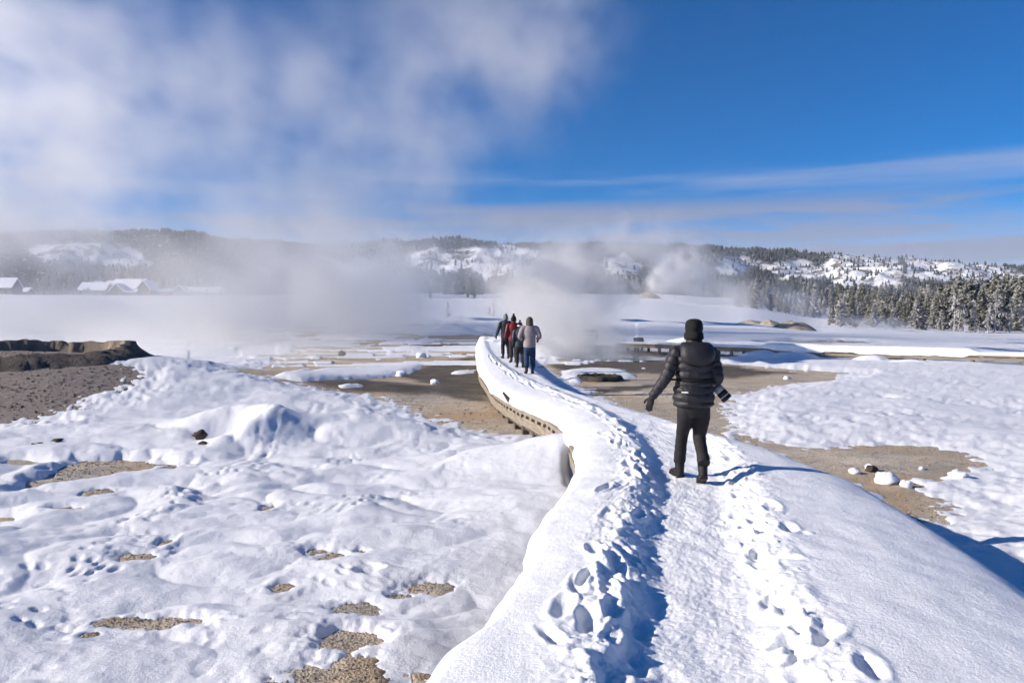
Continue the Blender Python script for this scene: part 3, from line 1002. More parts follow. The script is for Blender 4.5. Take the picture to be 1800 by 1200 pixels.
def dead_tree_meshes(seed, h):
    rs = np.random.default_rng(seed)
    zs = np.linspace(0, 1, 10)
    pts = np.stack([.02 * h * np.sin(zs * 3 + seed), .02 * h * np.cos(zs * 2.3), h * zs], 1)
    trunk = MB().tube(pts, h * .016 * (1.02 - zs) + .012, 6)
    br = MB()
    fr_V, fr_F, fr_a = [], [], []
    nb = 46
    for b in range(nb):
        t = .12 + .86 * (b + rs.random()) / nb
        L = h * (.20 * (1 - t)**.6 + .03) * rs.uniform(.5, 1.2)
        a = rs.random() * 6.28
        o_ = np.array([np.interp(t, zs, pts[:, i]) for i in range(3)])
        d_ = np.array([math.cos(a), math.sin(a), 0])
        s_ = np.linspace(0, 1, 5)[:, None]
        p_ = o_ + d_ * L * s_ + np.array([0, 0, 1]) * L * (.25 * s_ - .75 * s_**2) + rs.normal(0, .02 * L, (5, 3)) * s_
        br.tube(p_, (.045 - .03 * s_[:, 0]) * h / 11, 4)
        for j in range(9):
            f = rs.random()
            c_ = o_ + d_ * L * f + np.array([0, 0, 1]) * L * (.25 * f - .75 * f**2) - np.array([0, 0, rs.random() * .06 * h * .5])
            e_ = c_ + rs.normal(0, .02 * h, 3) - np.array([0, 0, rs.random() * .04 * h])
            w_ = np.cross(e_ - c_, rs.normal(0, 1, 3)); w_ *= .012 * h / (np.linalg.norm(w_) + 1e-6)
            i0 = len(fr_V)
            fr_V += [c_ + w_, c_ - w_, e_]
            fr_F += [(i0, i0 + 1, i0 + 2)]; fr_a += [rs.random()] * 3
    twigs = make_mesh('twigs', np.array(fr_V), np.array(fr_F), [M_FROST], False); attr(twigs, 'frost', fr_a)
    return trunk.mesh('trunk', M_DEAD), br.mesh('branches', M_DEAD), twigs


PINES = [pine_mesh(s, 12, w, l, b, f, M_PINE, rt) for s, w, l, b, f, rt in
         ((1, .20, .3, .06, 1.2, .6), (2, .17, -.2, .10, 1.1, .4), (3, .22, .2, .05, 1.3, .7), (4, .15, 0, .12, 1.0, .3), (5, .19, -.4, .08, 1.2, .6), (6, .24, .1, .04, 1.3, .8))]
FROSTY = [pine_mesh(s, 12, w, l, b, f, M_FROST, rt) for s, w, l, b, f, rt in
          ((21, .20, .3, .06, 1.0, .7), (22, .24, -.2, .04, 1.0, .6), (23, .18, .1, .08, 1.0, .3))]
DEAD = [dead_tree_meshes(s, 11) for s in (31, 32, 33)]


def gz_at(x_, y_):
    return float(ground_z(np.array([x_]), np.array([y_]))[0])


def place_tree(px_, d, height, kind, label, group, cat='tree', name='pine_tree', k=None):
    x_ = (px_ - 900) / FPX * d
    z_ = gz_at(x_, d) - .05
    o = empty(name, (x_, d, z_), random.random() * 6.28)
    if kind == 'dead':
        t_, b_, w_ = DEAD[(k if k is not None else random.randrange(3)) % 3]
        link('trunk', t_, o); cr = link('branches', b_, o); tag(link('twigs', w_, cr), kind='stuff')
        s = height / 11.0
    else:
        L_ = PINES if kind == 'pine' else FROSTY
        t_, c_ = L_[(k if k is not None else random.randrange(99)) % len(L_)]
        link('trunk', t_, o); link('crown', c_, o)
        s = height / 12.0
    o.scale = (s * random.uniform(.95, 1.3), s * random.uniform(.95, 1.3), s)
    tag(o, label, cat, group)
    return o


# right-hand forest: skyline heights read off as columns
_SKX = [1440, 1470, 1500, 1525, 1545, 1590, 1630, 1680, 1730, 1760, 1800, 1900]
_SKY = [548, 518, 503, 522, 540, 508, 510, 486, 488, 478, 478, 470]
_rs = np.random.default_rng(3)
for i in range(116):
    px_ = 1458 + (1930 - 1458) * (i + _rs.random() * .9) / 116
    row = i % 4
    d = 196 + row * 13 + _rs.uniform(-4, 4)
    x_ = (px_ - 900) / FPX * d
    zb = gz_at(x_, d)
    sk = np.interp(px_, _SKX, _SKY) + _rs.uniform(-2, 9) + (3 - row) * 7
    h = max(4.5, CAM_Z + (545 - sk) / FPX * d - zb)
    sec = 'left end' if px_ < 1545 else 'middle' if px_ < 1660 else 'part behind the dead trees' if px_ < 1770 else 'right end'
    siz = 'short' if h < 9 else 'mid-sized' if h < 12 else 'tall'
    lab = f'{siz} frost-dusted green pine in the {("front", "second", "third", "back")[row]} row of the stand, {sec}'
    place_tree(px_, d, h, 'pine', lab, 'pines of the stand: ' + siz + ', ' + sec)
for px_, h in ((1478, 8), (1503, 6.5), (1536, 6), (1570, 5), (1612, 7.0), (1624, 5.5), (1655, 5)):
    place_tree(px_, 187 + _rs.uniform(-3, 3), h, 'frost', 'small frost-white pine at the foot of the right-hand stand', 'small frosted pines in front of the stand', name='frosted_pine')
for i, (px_, h, lab) in enumerate(((1676, 9.6, 'bare frosted dead tree with drooping branches left of the white sign'),
                                   (1693, 7.0, 'slim frosted dead trunk just behind the white sign'),
                                   (1712, 8.0, 'leaning frosted dead tree right of the white sign'),
                                   (1748, 10.2, 'tallest frosted dead tree right of the white sign'),
                                   (1738, 7.4, 'smaller frosted dead tree left of the tallest dead one'),
                                   (1777, 9.0, 'frosted dead tree near the right picture edge'),
                                   (1797, 7.5, 'frosted dead tree cut by the right picture edge'))):
    place_tree(px_, 184 + _rs.uniform(-2, 2), h, 'dead' if i != 3 else 'dead', lab, 'frosted dead trees before the stand', name='dead_tree', k=i)
# frosted trees in the steam left of the stand
for i in range(26):
    px_ = 1290 + 160 * (i + _rs.random()) / 26
    place_tree(px_, 300 + _rs.uniform(-25, 40), _rs.uniform(6, 11), 'frost', 'frosted pine veiled by steam left of the right-hand stand', 'frosted pines in the steam', name='frosted_pine')
for i in range(40):
    px_ = 1410 + 290 * (i + _rs.random()) / 40
    place_tree(px_, 420 + _rs.uniform(-20, 40), _rs.uniform(10, 15), 'pine', 'dark pine in the far belt below the cliffs', 'pines in the far belt')
# dark clump in the middle and the belts beyond the basin
for i in range(26):
    px_ = 778 + 72 * (i + _rs.random()) / 26
    place_tree(px_, 400 + _rs.uniform(-25, 30), _rs.uniform(8, 13), 'pine', 'dark pine in the clump behind the walking group', 'pines behind the walkers')
for i in range(26):
    px_ = 1030 + 120 * (i + _rs.random()) / 26
    place_tree(px_, 450 + _rs.uniform(-20, 30), _rs.uniform(7, 11), 'frost' if i % 3 else 'pine', 'far tree in the belt behind the erupting geyser', 'trees behind the geyser')
for i in range(46):
    px_ = 60 + 340 * (i + _rs.random()) / 46
    place_tree(px_, 470 + _rs.uniform(-15, 40), _rs.uniform(8, 13), 'frost', 'frosted pine in the row behind the lodge', 'frosted pines behind the lodge', name='frosted_pine')
for px_, d, h, kd, lab in ((787, 120, 2.7, 'dead', 'small leafless frosted bush on the snow left of the walkers'),
                           (868, 125, 2.6, 'dead', 'bare frosted sapling just left of the first walker'),
                           (860, 128, 1.7, 'dead', 'lowest frosted bush beside the bare sapling'),
                           (834, 300, 4.5, 'pine', 'small lone dark pine at the edge of the central clump'),
                           (822, 310, 2.6, 'pine', 'tiny dark pine left of the lone dark pine'),
                           (757, 300, 4.0, 'frost', 'lone pale pine far left of the central clump')):
    place_tree(px_, d, h, kd, lab, None, cat='bush' if h < 3 else 'tree', name='frosted_bush' if kd == 'dead' else 'lone_pine')

# ------------------------------------------------------------------ the wooden walkway under the snow
def rot_z(a):
    c_, s_ = math.cos(a), math.sin(a)
    return np.array([[c_, -s_, 0], [s_, c_, 0], [0, 0, 1]])


UNIT_BOX = {}


def box_obj(name, center, size, rz, mat_, parent, tilt=0.0):
    """a board: shares one bevelled unit mesh per material, scaled"""
    if mat_.name not in UNIT_BOX:
        import bmesh
        bm = bmesh.new(); bmesh.ops.create_cube(bm, size=1.0)
        me_ = bpy.data.meshes.new('board'); bm.to_mesh(me_); bm.free(); me_.materials.append(mat_)
        UNIT_BOX[mat_.name] = me_
    o = link(name, UNIT_BOX[mat_.name], parent)
    o.location = center; o.scale = size; o.rotation_euler = (0, tilt, rz)
    return o


def walkway():
    root = empty('boardwalk', (1.2, 6, -.85))
    tag(root, 'weathered wooden boardwalk curving away under deep snow', 'boardwalk')
    inv = -np.array(root.location)
    B = lambda n_, c_, s_, r_, m_, t_=0.0: box_obj(n_, tuple(np.array(c_) + inv), s_, r_, m_, root, t_)
    # deck planks
    for y_ in np.arange(2.2, 45.6, .152):
        l_, r_ = float(edge_l(y_)) + .075, float(edge_r(y_)) - .16
        B('plank', ((l_ + r_) / 2, y_, -.37 + float(path_z(y_))), (r_ - l_, .138, .045), random.uniform(-.004, .004), M_WOOD)
    # left side: kerb rail on blocks, edge beam, posts
    ys_ = np.arange(2.0, 46, 1.6)
    for a_, b_ in zip(ys_[:-1], ys_[1:]):
        for sgn, ef in ((1, edge_l), (-1, edge_r)):
            pa, pb = np.array([float(ef(a_)), a_]), np.array([float(ef(b_)), b_])
            if sgn < 0: pa[0] -= .12; pb[0] -= .12
            m_ = (pa + pb) / 2; dv = pb - pa; ln = math.hypot(*dv); rz = math.atan2(dv[1], dv[0])
            nrm = np.array([dv[1], -dv[0]]) / ln * sgn          # towards the middle of the walkway
            z_ = float(path_z(m_[1]))
            q = m_ + nrm * .035
            B('edge_beam', (q[0], q[1], -.47 + z_), (ln - .012, .045, .17), rz, M_WOOD)
            if sgn > 0:
                q = m_ + nrm * .05
                B('kerb_rail', (q[0], q[1], -.285 + z_), (ln - .02, .085, .06), rz, M_WOOD)
                for f in np.arange(.125, 1, .25):
                    q = pa + dv * f + nrm * .055
                    B('spacer_block', (q[0], q[1], -.351 + z_), (.15, .07, .064), rz, M_WOOD)
            for f in (.12, .62):
                q = pa + dv * f + nrm * .13
                B('post', (q[0], q[1], -.78 + z_), (.13, .13, .46), rz, M_WOOD_D)
            q = pa + dv * .5 + nrm * .10
            B('joist', (q[0], q[1], -.60 + z_), (ln - .05, .05, .085), rz, M_WOOD_D)


walkway()

# broken board leaning out of the snow by the kerb
q = at_plane(903, 714, -.42); q2 = at_dist(884, 689, q[1] - .05)
bb = MB(); dv = q2 - q
bb.tube(np.array([q - dv * .1, q + dv * .5, q2]), np.array([[.055, .014], [.05, .013], [.02, .01]]), 4)
tag(bb.build('broken_board', M_WOOD_D), 'dark broken board leaning out of the snow beside the kerb', 'board')


def second_walkway():
    pts = [(7.1, 54.5), (10.9, 51), (14.5, 47), (16.9, 43.5), (21.1, 41), (24.8, 38.5), (28.3, 36), (32, 33)]
    root = empty('boardwalk', (16, 36, -1.0))
    tag(root, 'far boardwalk on short posts with thick snow, crossing behind the photographer', 'boardwalk')
    inv = -np.array(root.location)
    B = lambda n_, c_, s_, r_, m_, t_=0.0: box_obj(n_, tuple(np.array(c_) + inv + (0, 0, -.20)), s_, r_, m_, root, t_)
    P = []
    for (a_, b_) in zip(pts[:-1], pts[1:]):
        a_, b_ = np.array(a_), np.array(b_)
        k = max(1, round(np.linalg.norm(b_ - a_) / 1.9))
        P += [a_ + (b_ - a_) * i / k for i in range(k)]
    P.append(np.array(pts[-1])); P = np.array(P)
    W = 1.5
    for i in range(len(P) - 1):
        a_, b_ = P[i], P[i + 1]; dv = b_ - a_; ln = np.hypot(*dv); rz = math.atan2(dv[1], dv[0])
        n_ = np.array([-dv[1], dv[0]]) / ln; n_ = n_ if n_[1] > 0 else -n_
        m_ = (a_ + b_) / 2
        for s_ in (0, W):
            q = m_ + n_ * s_
            B('edge_beam', (q[0], q[1], -.47), (ln - .01, .05, .15), rz, M_WOOD)
            B('kerb_rail', (q[0], q[1], -.325), (ln - .01, .09, .06), rz, M_WOOD)
        for f in (.2, .8):
            q = a_ + dv * f
            B('spacer_block', (q[0], q[1], -.375), (.2, .08, .04), rz, M_WOOD)
        q = a_ + n_ * .06
        B('post', (q[0], q[1], -.83), (.14, .14, .58), rz, M_WOOD)
        q = a_ + n_ * (W - .06)
        B('post', (q[0], q[1], -.83), (.14, .14, .58), rz, M_WOOD_D)
        nb = int(ln / .19)
        for j in range(nb):
            q = a_ + dv * (j + .5) / nb + n_ * W / 2
            B('plank', (q[0], q[1], -.40), (.175, W - .12, .04), rz, M_WOOD)
    # snow lying on it: thin on the left stretch, thick with an overhanging front on the right
    s = np.linspace(0, 1, 260)
    seg = np.concatenate([[0], np.cumsum(np.hypot(*np.diff(P, axis=0).T))]); seg /= seg[-1]
    cx, cy = np.interp(s, seg, P[:, 0]), np.interp(s, seg, P[:, 1])
    T = np.gradient(np.stack([cx, cy], 1), axis=0); T /= np.hypot(T[:, 0], T[:, 1])[:, None]
    N = np.stack([-T[:, 1], T[:, 0]], 1); N *= np.sign(N[:, 1:2])
    px_ = 900 + FPX * cx / cy
    th = .08 + .24 * sstep(1325, 1350, px_) - .16 * sstep(1700, 1725, px_) + .03 * pn2(cx * .9, cy * .9, 301)
    fr = .10 - .20 * sstep(1330, 1350, px_) + .16 * sstep(1712, 1735, px_) + .05 * pn2(cx * 1.2, cy * 1.2, 302)     # front overhang
    prof = [(0, 0, .0), (0, .55, .0), (.06, .92, 0), (.22, 1.0, 0), (.6, 1.04, 0), (1, 1.0, 0), (1.35, .9, 0), (1.55, .5, 0), (1.6, 0, 0)]
    V = []
    droop = .11 * sstep(1345, 1365, px_) * sstep(1712, 1690, px_) * (.7 + .8 * np.abs(pn2(cx * .8, cy * .5, 303))) * (1 - .75 * sstep(1445, 1452, px_) * sstep(1512, 1500, px_))
    for j, (o_, zf, _) in enumerate(prof):
        off = fr + o_
        z = -.29 + th * zf - (droop if j == 0 else 0)
        V.append(np.stack([cx + N[:, 0] * off, cy + N[:, 1] * off, z + .015 * pn2(cx * 3, cy * 3 + j, 304)], 1))
    V = np.stack(V, 1)
    me = make_mesh('snow_cap', V, grid_faces(*V.shape[:2]), [M_SNOW])
    o = link('snow_cap', me, root); o.location = tuple(inv + (0, 0, -.20))


second_walkway()

# drifts reaching up to the far boardwalk, side platform behind the walkers
def drift(c_, rx, ry, h, seed):
    k, n = 14, 40
    rr = np.linspace(0, 1, k)[:, None]; th = np.linspace(0, 2 * np.pi, n, endpoint=False)[None]
    w = 1 + .22 * pn2(np.cos(th) * 1.3, np.sin(th) * 1.3, seed)
    X = c_[0] + rx * rr * w * np.cos(th); Y = c_[1] + ry * rr * w * np.sin(th)
    Z = c_[2] + h * np.cos(rr * np.pi / 2)**1.3 * (1 + .15 * pn2(X * 1.1, Y * 1.1, seed + 1)) + 0 * th - .10 * rr**4
    me = make_mesh('snow_drift', np.stack([X, Y, Z], -1), grid_faces(k, n, True), [M_SNOW])
    return tag(link('snow_drift', me), None, None, kind='structure')


for (px_, d_, rx, ry, h, sd) in ((1340, 46.0, 1.5, 1.2, .34, 1), (1395, 44.0, 1.9, 1.3, .36, 2), (1530, 41.5, 1.3, 1.0, .30, 3), (1370, 42.5, 2.4, 1.3, .22, 4), (790, 78, 3.4, 2.2, .8, 5), (850, 80, 3.2, 1.8, .5, 6), (1210, 62, 2.2, 1.6, .5, 7), (1600, 39.8, 1.6, .6, .2, 8)):
    q = ((px_ - 900) / FPX * d_, d_)
    drift((q[0], q[1], gz_at(q[0], q[1]) + .1), rx, ry, h, sd)

pf = empty('platform', (-1.9, 49, -.85)); tag(pf, 'small snow-topped wooden platform at the walkway bend left of the walkers', 'platform')
q = np.array([-1.0, 49.5, 0])
box_obj('deck', (q[0] + 1.9 - .1, .5, .42), (2.0, 1.6, .10), .1, M_WOOD, pf)
for sx in (-.8, .7):
    for sy in (-.1, 1.1): box_obj('post', (.9 + sx, sy, .18), (.13, .13, .44), .1, M_WOOD_D, pf)
tp = MB(); tp.ball((.8, .5, .46), (1.05, .85, .36), 20, 9)
tp.build('snow_cap', M_SNOW, pf, True)

# ------------------------------------------------------------------ geyser features
M_CRUST = mat('dark_geyserite', (.15, .125, .10), .85, col2=(.075, .062, .052), scale=2.2, bump=.9, bscale=9, bdist=.08)
M_CRUST_IN = mat('crater_inner_wall', (.26, .21, .16), .85, col2=(.15, .12, .095), scale=1.6, bump=.8, bscale=8, bdist=.06)
M_CONE = mat('pale_geyserite', (.44, .39, .31), .85, col2=(.27, .235, .19), scale=1.2, bump=.9, bscale=5, bdist=.1)
M_DARKROCK = mat('black_vent_rock', (.035, .032, .026), .8, col2=(.075, .065, .045), scale=8, bump=.9, bscale=20, bdist=.05)


def crater():
    cx, cy = -15.3, 24.6
    root = empty('geyser_crater', (cx, cy, gz_at(cx, cy)))
    tag(root, 'dark brown geyser crater rim on top of the left mound', 'crater')
    n = 160
    th = np.linspace(0, 2 * np.pi, n, endpoint=False)
    c_, s_ = np.cos(th), np.sin(th)
    wob = 1 + .10 * pn2(c_ * 2, s_ * 2, 401) + .03 * pn2(c_ * 9, s_ * 9, 402)
    far_up = .22 * sstep(-.2, .9, s_) + .14 * np.exp(-((th - .35) / .5)**2)
    rows = []
    # outer foot, outer face, lip, inner face, inner floor
    top = .20 + far_up + .07 * pn2(c_ * 6, s_ * 6, 403) + .03 * pn2(c_ * 19, s_ * 19, 407)
    for rr, zz in ((1.50, -.35), (1.28, -.05), (1.15, .10), (1.06, None), (1.02, None), (.97, None), (.93, .05), (.86, -.12)):
        f = {1.06: .72, 1.02: .98, .97: .94}.get(rr)
        z = top * f if f else np.full(n, zz)
        j = .045 * pn2(c_ * 12 + rr * 9, s_ * 12, 404) + .025 * pn2(c_ * 30 + rr * 20, s_ * 30, 405)
        X = c_ * 3.15 * rr * (wob + j); Y = s_ * 2.9 * rr * (wob + j)
        base = ground_z(X + cx, Y + cy) - root.location[2]
        rows.append(np.stack([X, Y, base * .8 + z + .05 * pn2(X * 2.5, Y * 2.5 + rr * 5, 406)], -1))
    o1 = make_mesh('rim', np.stack(rows[:6]), grid_faces(6, n, True), [M_CRUST], True)
    link('rim', o1, root)
    o2 = make_mesh('inner_wall', np.stack(rows[5:]), grid_faces(3, n, True), [M_CRUST_IN], True)
    link('inner_wall', o2, root)


crater()


def cone(px_, d, w, h, seed, label):
    x_ = (px_ - 900) / FPX * d
    k, n = 16, 44
    r = np.linspace(1, 0, k)[:, None]; th = np.linspace(0, 2 * np.pi, n, endpoint=False)[None]
    X = w * r * np.cos(th) * (1 + .15 * pn2(np.cos(th) * 2, np.sin(th) * 2, seed)); Y = w * r * np.sin(th) + 0 * X
    Z = h * (1 - r**1.6) * (1 + .25 * fbm2(X * .7, Y * .7, 3, seed + 1)) - .3 * r**8 - .25 * h * (r < .15) + 0 * X
    me = make_mesh('geyser_cone', np.stack([X, Y, Z], -1), grid_faces(k, n, True), [M_CONE])
    o = link('geyser_cone', me); o.location = (x_, d, gz_at(x_, d) + .1)
    tag(o, label, 'geyser cone')


cone(1392, 120, 3.6, 1.25, 411, 'pale tan geyser cone left of the pine stand')
cone(1352, 128, 2.2, .9, 412, 'smaller geyser cone left of the pale tan one')
cone(1322, 130, 2.8, .6, 413, 'lowest flat geyser mound in the steam beside the two cones')
cone(1140, 330, 5, 2.4, 414, 'distant geyser cone at the foot of the bright eruption')

# black-rimmed vent
q = at_plane(1055, 668, -.88)
vr = MB()
n = 40; th = np.linspace(0, 2 * np.pi, n, endpoint=False)
rows = []
for r_, z_ in ((1.12, -.03), (1.03, .10), (.93, .16), (.80, -.02), (.6, -.25), (.05, -.3)):
    w = 1 + .14 * pn2(np.cos(th) * 3, np.sin(th) * 3, 421) + .08 * pn2(np.cos(th) * 9 + r_, np.sin(th) * 9, 422)
    rows.append(np.stack([.78 * r_ * w * np.cos(th), .75 * r_ * w * np.sin(th), z_ + .05 * pn2(np.cos(th) * 7 + r_ * 3, np.sin(th) * 7, 423) * (r_ > .7)], -1))
me = make_mesh('steam_vent', np.stack(rows), grid_faces(6, n, True), [M_DARKROCK])
o = link('steam_vent', me); o.location = (q[0], q[1], gz_at(q[0], q[1]) + .05)
tag(o, 'black-rimmed round vent hole in the bare ground right of the walkway', 'vent')


# ------------------------------------------------------------------ stones and clumps of snow
def blob_mesh(name, seed, mat_, n=18, m=11, rough=.42):
    ph = np.linspace(-np.pi / 2, np.pi / 2, m)[:, None]; th = np.linspace(0, 2 * np.pi, n, endpoint=False)[None]
    D = np.stack([np.cos(ph) * np.cos(th), np.cos(ph) * np.sin(th), np.sin(ph) + 0 * th], -1)
    k = 1 + rough * fbm3(D[..., 0] * 1.4 + seed, D[..., 1] * 1.4, D[..., 2] * 1.4, 3, seed)
    return make_mesh(name, D * k[..., None], grid_faces(m, n, True), [mat_])


M_STONE = mat('dark_stone', (.10, .075, .06), .85, col2=(.05, .04, .035), scale=14, bump=.5, bscale=30)
M_ICY = mat('icy_snow', (.82, .84, .88), .5, spec=.3, bump=.3, bscale=25)


def lump(name, px_, py_, size, mat_, label, cat, seed, z=-.85, squash=.7, up=.3):
    q = at_plane(px_, py_, z)
    o = link(name, blob_mesh(name, seed, mat_)); g = gz_at(q[0], q[1])
    o.location = (q[0], q[1], g + size * up); o.scale = (size, size * .9, size * squash)
    o.rotation_euler[2] = seed
    return tag(o, label, cat)


st = lump('stone', 1531, 822, .10, M_STONE, 'dark brown stone with a snow cap on the bare patch right of the boardwalk', 'stone', 1)
cp = link('snow_cap', blob_mesh('snow_cap', 2, M_ICY), st); cp.location = (.5, .3, .35); cp.scale = (.8, .9, .8)
lump('snow_clump', 1557, 842, .17, M_ICY, 'largest snow clump right of the dark stone', 'snow clump', 3)
lump('snow_clump', 1593, 848, .10, M_ICY, 'small snow clump right of the largest clump', 'snow clump', 4)
lump('snow_clump', 1686, 834, .15, M_ICY, 'rounded snow clump at the right end of the bare patch', 'snow clump', 5)
lump('snow_clump', 1502, 826, .09, M_ICY, 'snow clump by the walkway edge left of the dark stone', 'snow clump', 6)
lump('snow_clump', 1620, 818, .05, M_ICY, 'tiny snow lump alone on the bare patch', 'snow clump', 7)
lump('snow_clump', 705, 664, .22, M_ICY, 'white snow ball on the wet ground left of the walkway', 'snow clump', 8)
lump('snow_clump', 764, 682, .15, M_ICY, 'small white ball on the dark ground nearest the kerb', 'snow clump', 9)
lump('snow_clump', 741, 628, .30, M_ICY, 'farthest white lump on the tan ground', 'snow clump', 10)
lump('stone', 601, 625, .25, M_STONE, 'dark stone in thin steam on the tan ground', 'stone', 11)
lump('snow_clump', 1383, 666, .14, M_ICY, 'white chunk on the tan ground right of the photographer', 'snow clump', 12, -.95)
for i, (a_, b_, s_) in enumerate(((100, 738, .17), (66, 742, .15), (52, 744, .08), (40, 741, .12))):
    lump('stone', a_, b_, s_, M_STONE, ('largest dark rock at the foot of the brown slope', 'flat rock left of the largest one below the brown slope', 'small rock between two larger ones below the brown slope', 'leftmost rock below the brown slope')[i], 'rock', 20 + i, -.3, .6, .2)
lump('stone', 352, 742, .14, M_STONE, 'upper small stone in the hollow of the snow bank', 'stone', 30, -.35, .7, 1.6)
lump('stone', 358, 752, .10, M_STONE, 'lower small stone in the hollow of the snow bank', 'stone', 31, -.35, .7, 1.6)

# broken sinter plates on the brown slope and gravel in the bare gaps: too many to count
def scatter_gravel():
    V, F = [], []
    rs = np.random.default_rng(9)
    oct_ = np.array([[1, 0, 0], [0, 1, 0], [-1, 0, 0], [0, -1, 0], [0, 0, 1], [0, 0, -1]], float)
    of = np.array([(0, 1, 4), (1, 2, 4), (2, 3, 4), (3, 0, 4), (1, 0, 5), (2, 1, 5), (3, 2, 5), (0, 3, 5)])
    pts = []
    for (cx, cy, rx, ry) in PATCH_W:
        k = int(np.clip(900 * rx * ry * 4, 40, 520))
        a_ = rs.random(k) * 6.28; r_ = np.sqrt(rs.random(k)) * 1.5
        pts.append(np.c_[cx + rx * r_ * np.cos(a_), cy + ry * r_ * np.sin(a_), .006 + .010 * rs.random(k)])
    for P, w in SOFT_W[:1] + BARE_W[2:3]:
        lo, hi = P.min(0) - .5, P.max(0) + .5
        k = 2600
        g_ = lo + (hi - lo) * rs.random((k, 2))
        pts.append(np.c_[g_, .006 + .02 * rs.random(k)**2])
    lo, hi = BROWN_W[0][0].min(0) - .8, BROWN_W[0][0].max(0) + .8
    g_ = lo + (hi - lo) * rs.random((5200, 2))
    pts.append(np.c_[g_, .015 + .045 * rs.random(5200)**3])
    lo, hi = BARE_W[0][0].min(0), BARE_W[0][0].max(0)
    g_ = lo + (np.array([hi[0], 24.0]) - lo) * rs.random((2200, 2))
    pts.append(np.c_[g_, .01 + .035 * rs.random(2200)**2])
    lo, hi = BARE_W[1][0].min(0), BARE_W[1][0].max(0)
    g_ = lo + (np.array([hi[0], 26.0]) - lo) * rs.random((2200, 2))
    pts.append(np.c_[g_, .01 + .03 * rs.random(2200)**2])
    pts = np.concatenate(pts)
    z = ground_z(pts[:, 0], pts[:, 1])
    m = len(pts)
    S = pts[:, 2][:, None, None] * rs.uniform(.5, 1.3, (m, 6, 1)) * np.array([1, 1, .55])
    a_ = rs.random(m) * 6.28
    o_ = np.repeat(oct_[None], m, 0) * S
    X = o_[..., 0] * np.cos(a_)[:, None] - o_[..., 1] * np.sin(a_)[:, None] + pts[:, 0:1]
    Y = o_[..., 0] * np.sin(a_)[:, None] + o_[..., 1] * np.cos(a_)[:, None] + pts[:, 1:2]
    Z = o_[..., 2] + z[:, None] + .2 * pts[:, 2:3]
    F = (np.arange(m)[:, None, None] * 6 + of[None]).reshape(-1, 3)
    M_PEB = mat('pebbles', (.36, .31, .25), .85, col2=(.14, .115, .09), scale=30, fac=(.4, .6))
    me = make_mesh('gravel', np.stack([X, Y, Z], -1), F, [M_PEB], False)
    tag(link('gravel', me), 'loose gravel and sinter chips on the bare ground', None, kind='stuff')


scatter_gravel()


# ------------------------------------------------------------------ signs and bench
M_SIGN = mat('white_sign_paint', (.78, .78, .76), .5, var=.12, scale=3)
M_METAL = mat('dark_metal', (.05, .05, .05), .5)
x_ = (1698 - 900) / FPX * 176
sg = empty('notice_sign', (x_, 176, gz_at(x_, 176) + .1)); tag(sg, 'small white notice sign on a post before the frosted trees', 'sign')
MB().box((-.06, -.05, -.3), (.06, .05, 1.0)).build('post', M_WOOD, sg)
MB().box((-.48, -.08, .55), (.48, -.055, 2.0)).build('panel', M_SIGN, sg)
x_ = (1135 - 900) / FPX * 54
sg = empty('information_panel', (x_, 57, -.80)); tag(sg, 'dark slanted information panel behind the far boardwalk', 'sign')
for s_ in (-.25, .25): MB().box((s_ - .04, -.04, -.35), (s_ + .04, .04, .36)).build('post', M_METAL, sg)
pb = MB(); pb.box((-.36, -.24, -.02), (.36, .24, .02), np.array([[1, 0, 0], [0, .85, -.5], [0, .5, .85]]), (0, 0, .45)); pb.build('panel', M_METAL, sg)
x_ = (1036 - 900) / FPX * 66
bn = empty('bench', (x_, 66, gz_at(x_, 66) + .1)); tag(bn, 'snow-covered dark bench half hidden by steam beyond the pool', 'bench')
MB().box((-.95, -.2, .40), (.75, .2, .46)).build('seat', M_WOOD_D, bn)
MB().box((-.95, .2, .55), (.75, .24, .85)).build('backrest', M_WOOD_D, bn)
for s_ in (-.75, .6): MB().box((s_ - .05, -.16, -.1), (s_ + .05, .26, .40)).build('leg', M_WOOD_D, bn)
b2 = MB(); b2.ball((-.1, 0, .5), (.85, .22, .12)); b2.build('snow_cap', M_ICY, bn, True)

# ------------------------------------------------------------------ people on the walkway
def cloth(name, col, rough=.6, var=.25, sheen=.0, bscale=60, bump=.25, spec=.35):
    return mat(name, col, rough, var=var, scale=9, bump=bump, bscale=bscale, bdist=.004, spec=spec)


M_SKIN = mat('skin', (.52, .33, .25), .55, var=.12, scale=6)
M_PUFF = cloth('black_nylon', (.022, .020, .024), .55, .3, spec=.38, bscale=30, bump=.9)
M_BLKTR = cloth('black_trousers', (.020, .017, .018), .75, .3)
M_BEANIE = cloth('black_knit', (.008, .008, .009), .9, .2)
M_RUBBER = mat('boot_rubber', (.018, .017, .017), .6, var=.3, scale=12, bump=.4, bscale=40)
M_GLOVE = cloth('black_glove', (.010, .010, .011), .7)


def path(ps, n):
    ps = np.asarray(ps, float)
    t = np.concatenate([[0], np.cumsum(np.linalg.norm(np.diff(ps, axis=0), axis=1))]); t /= t[-1]
    s = np.linspace(0, 1, n)
    return np.stack([smooth_at(s, t, ps[:, i]) for i in range(ps.shape[1])], 1)


def quilt(u, k, amp):
    return amp * (np.abs(np.sin(np.pi * u * k))**.55 - .55)


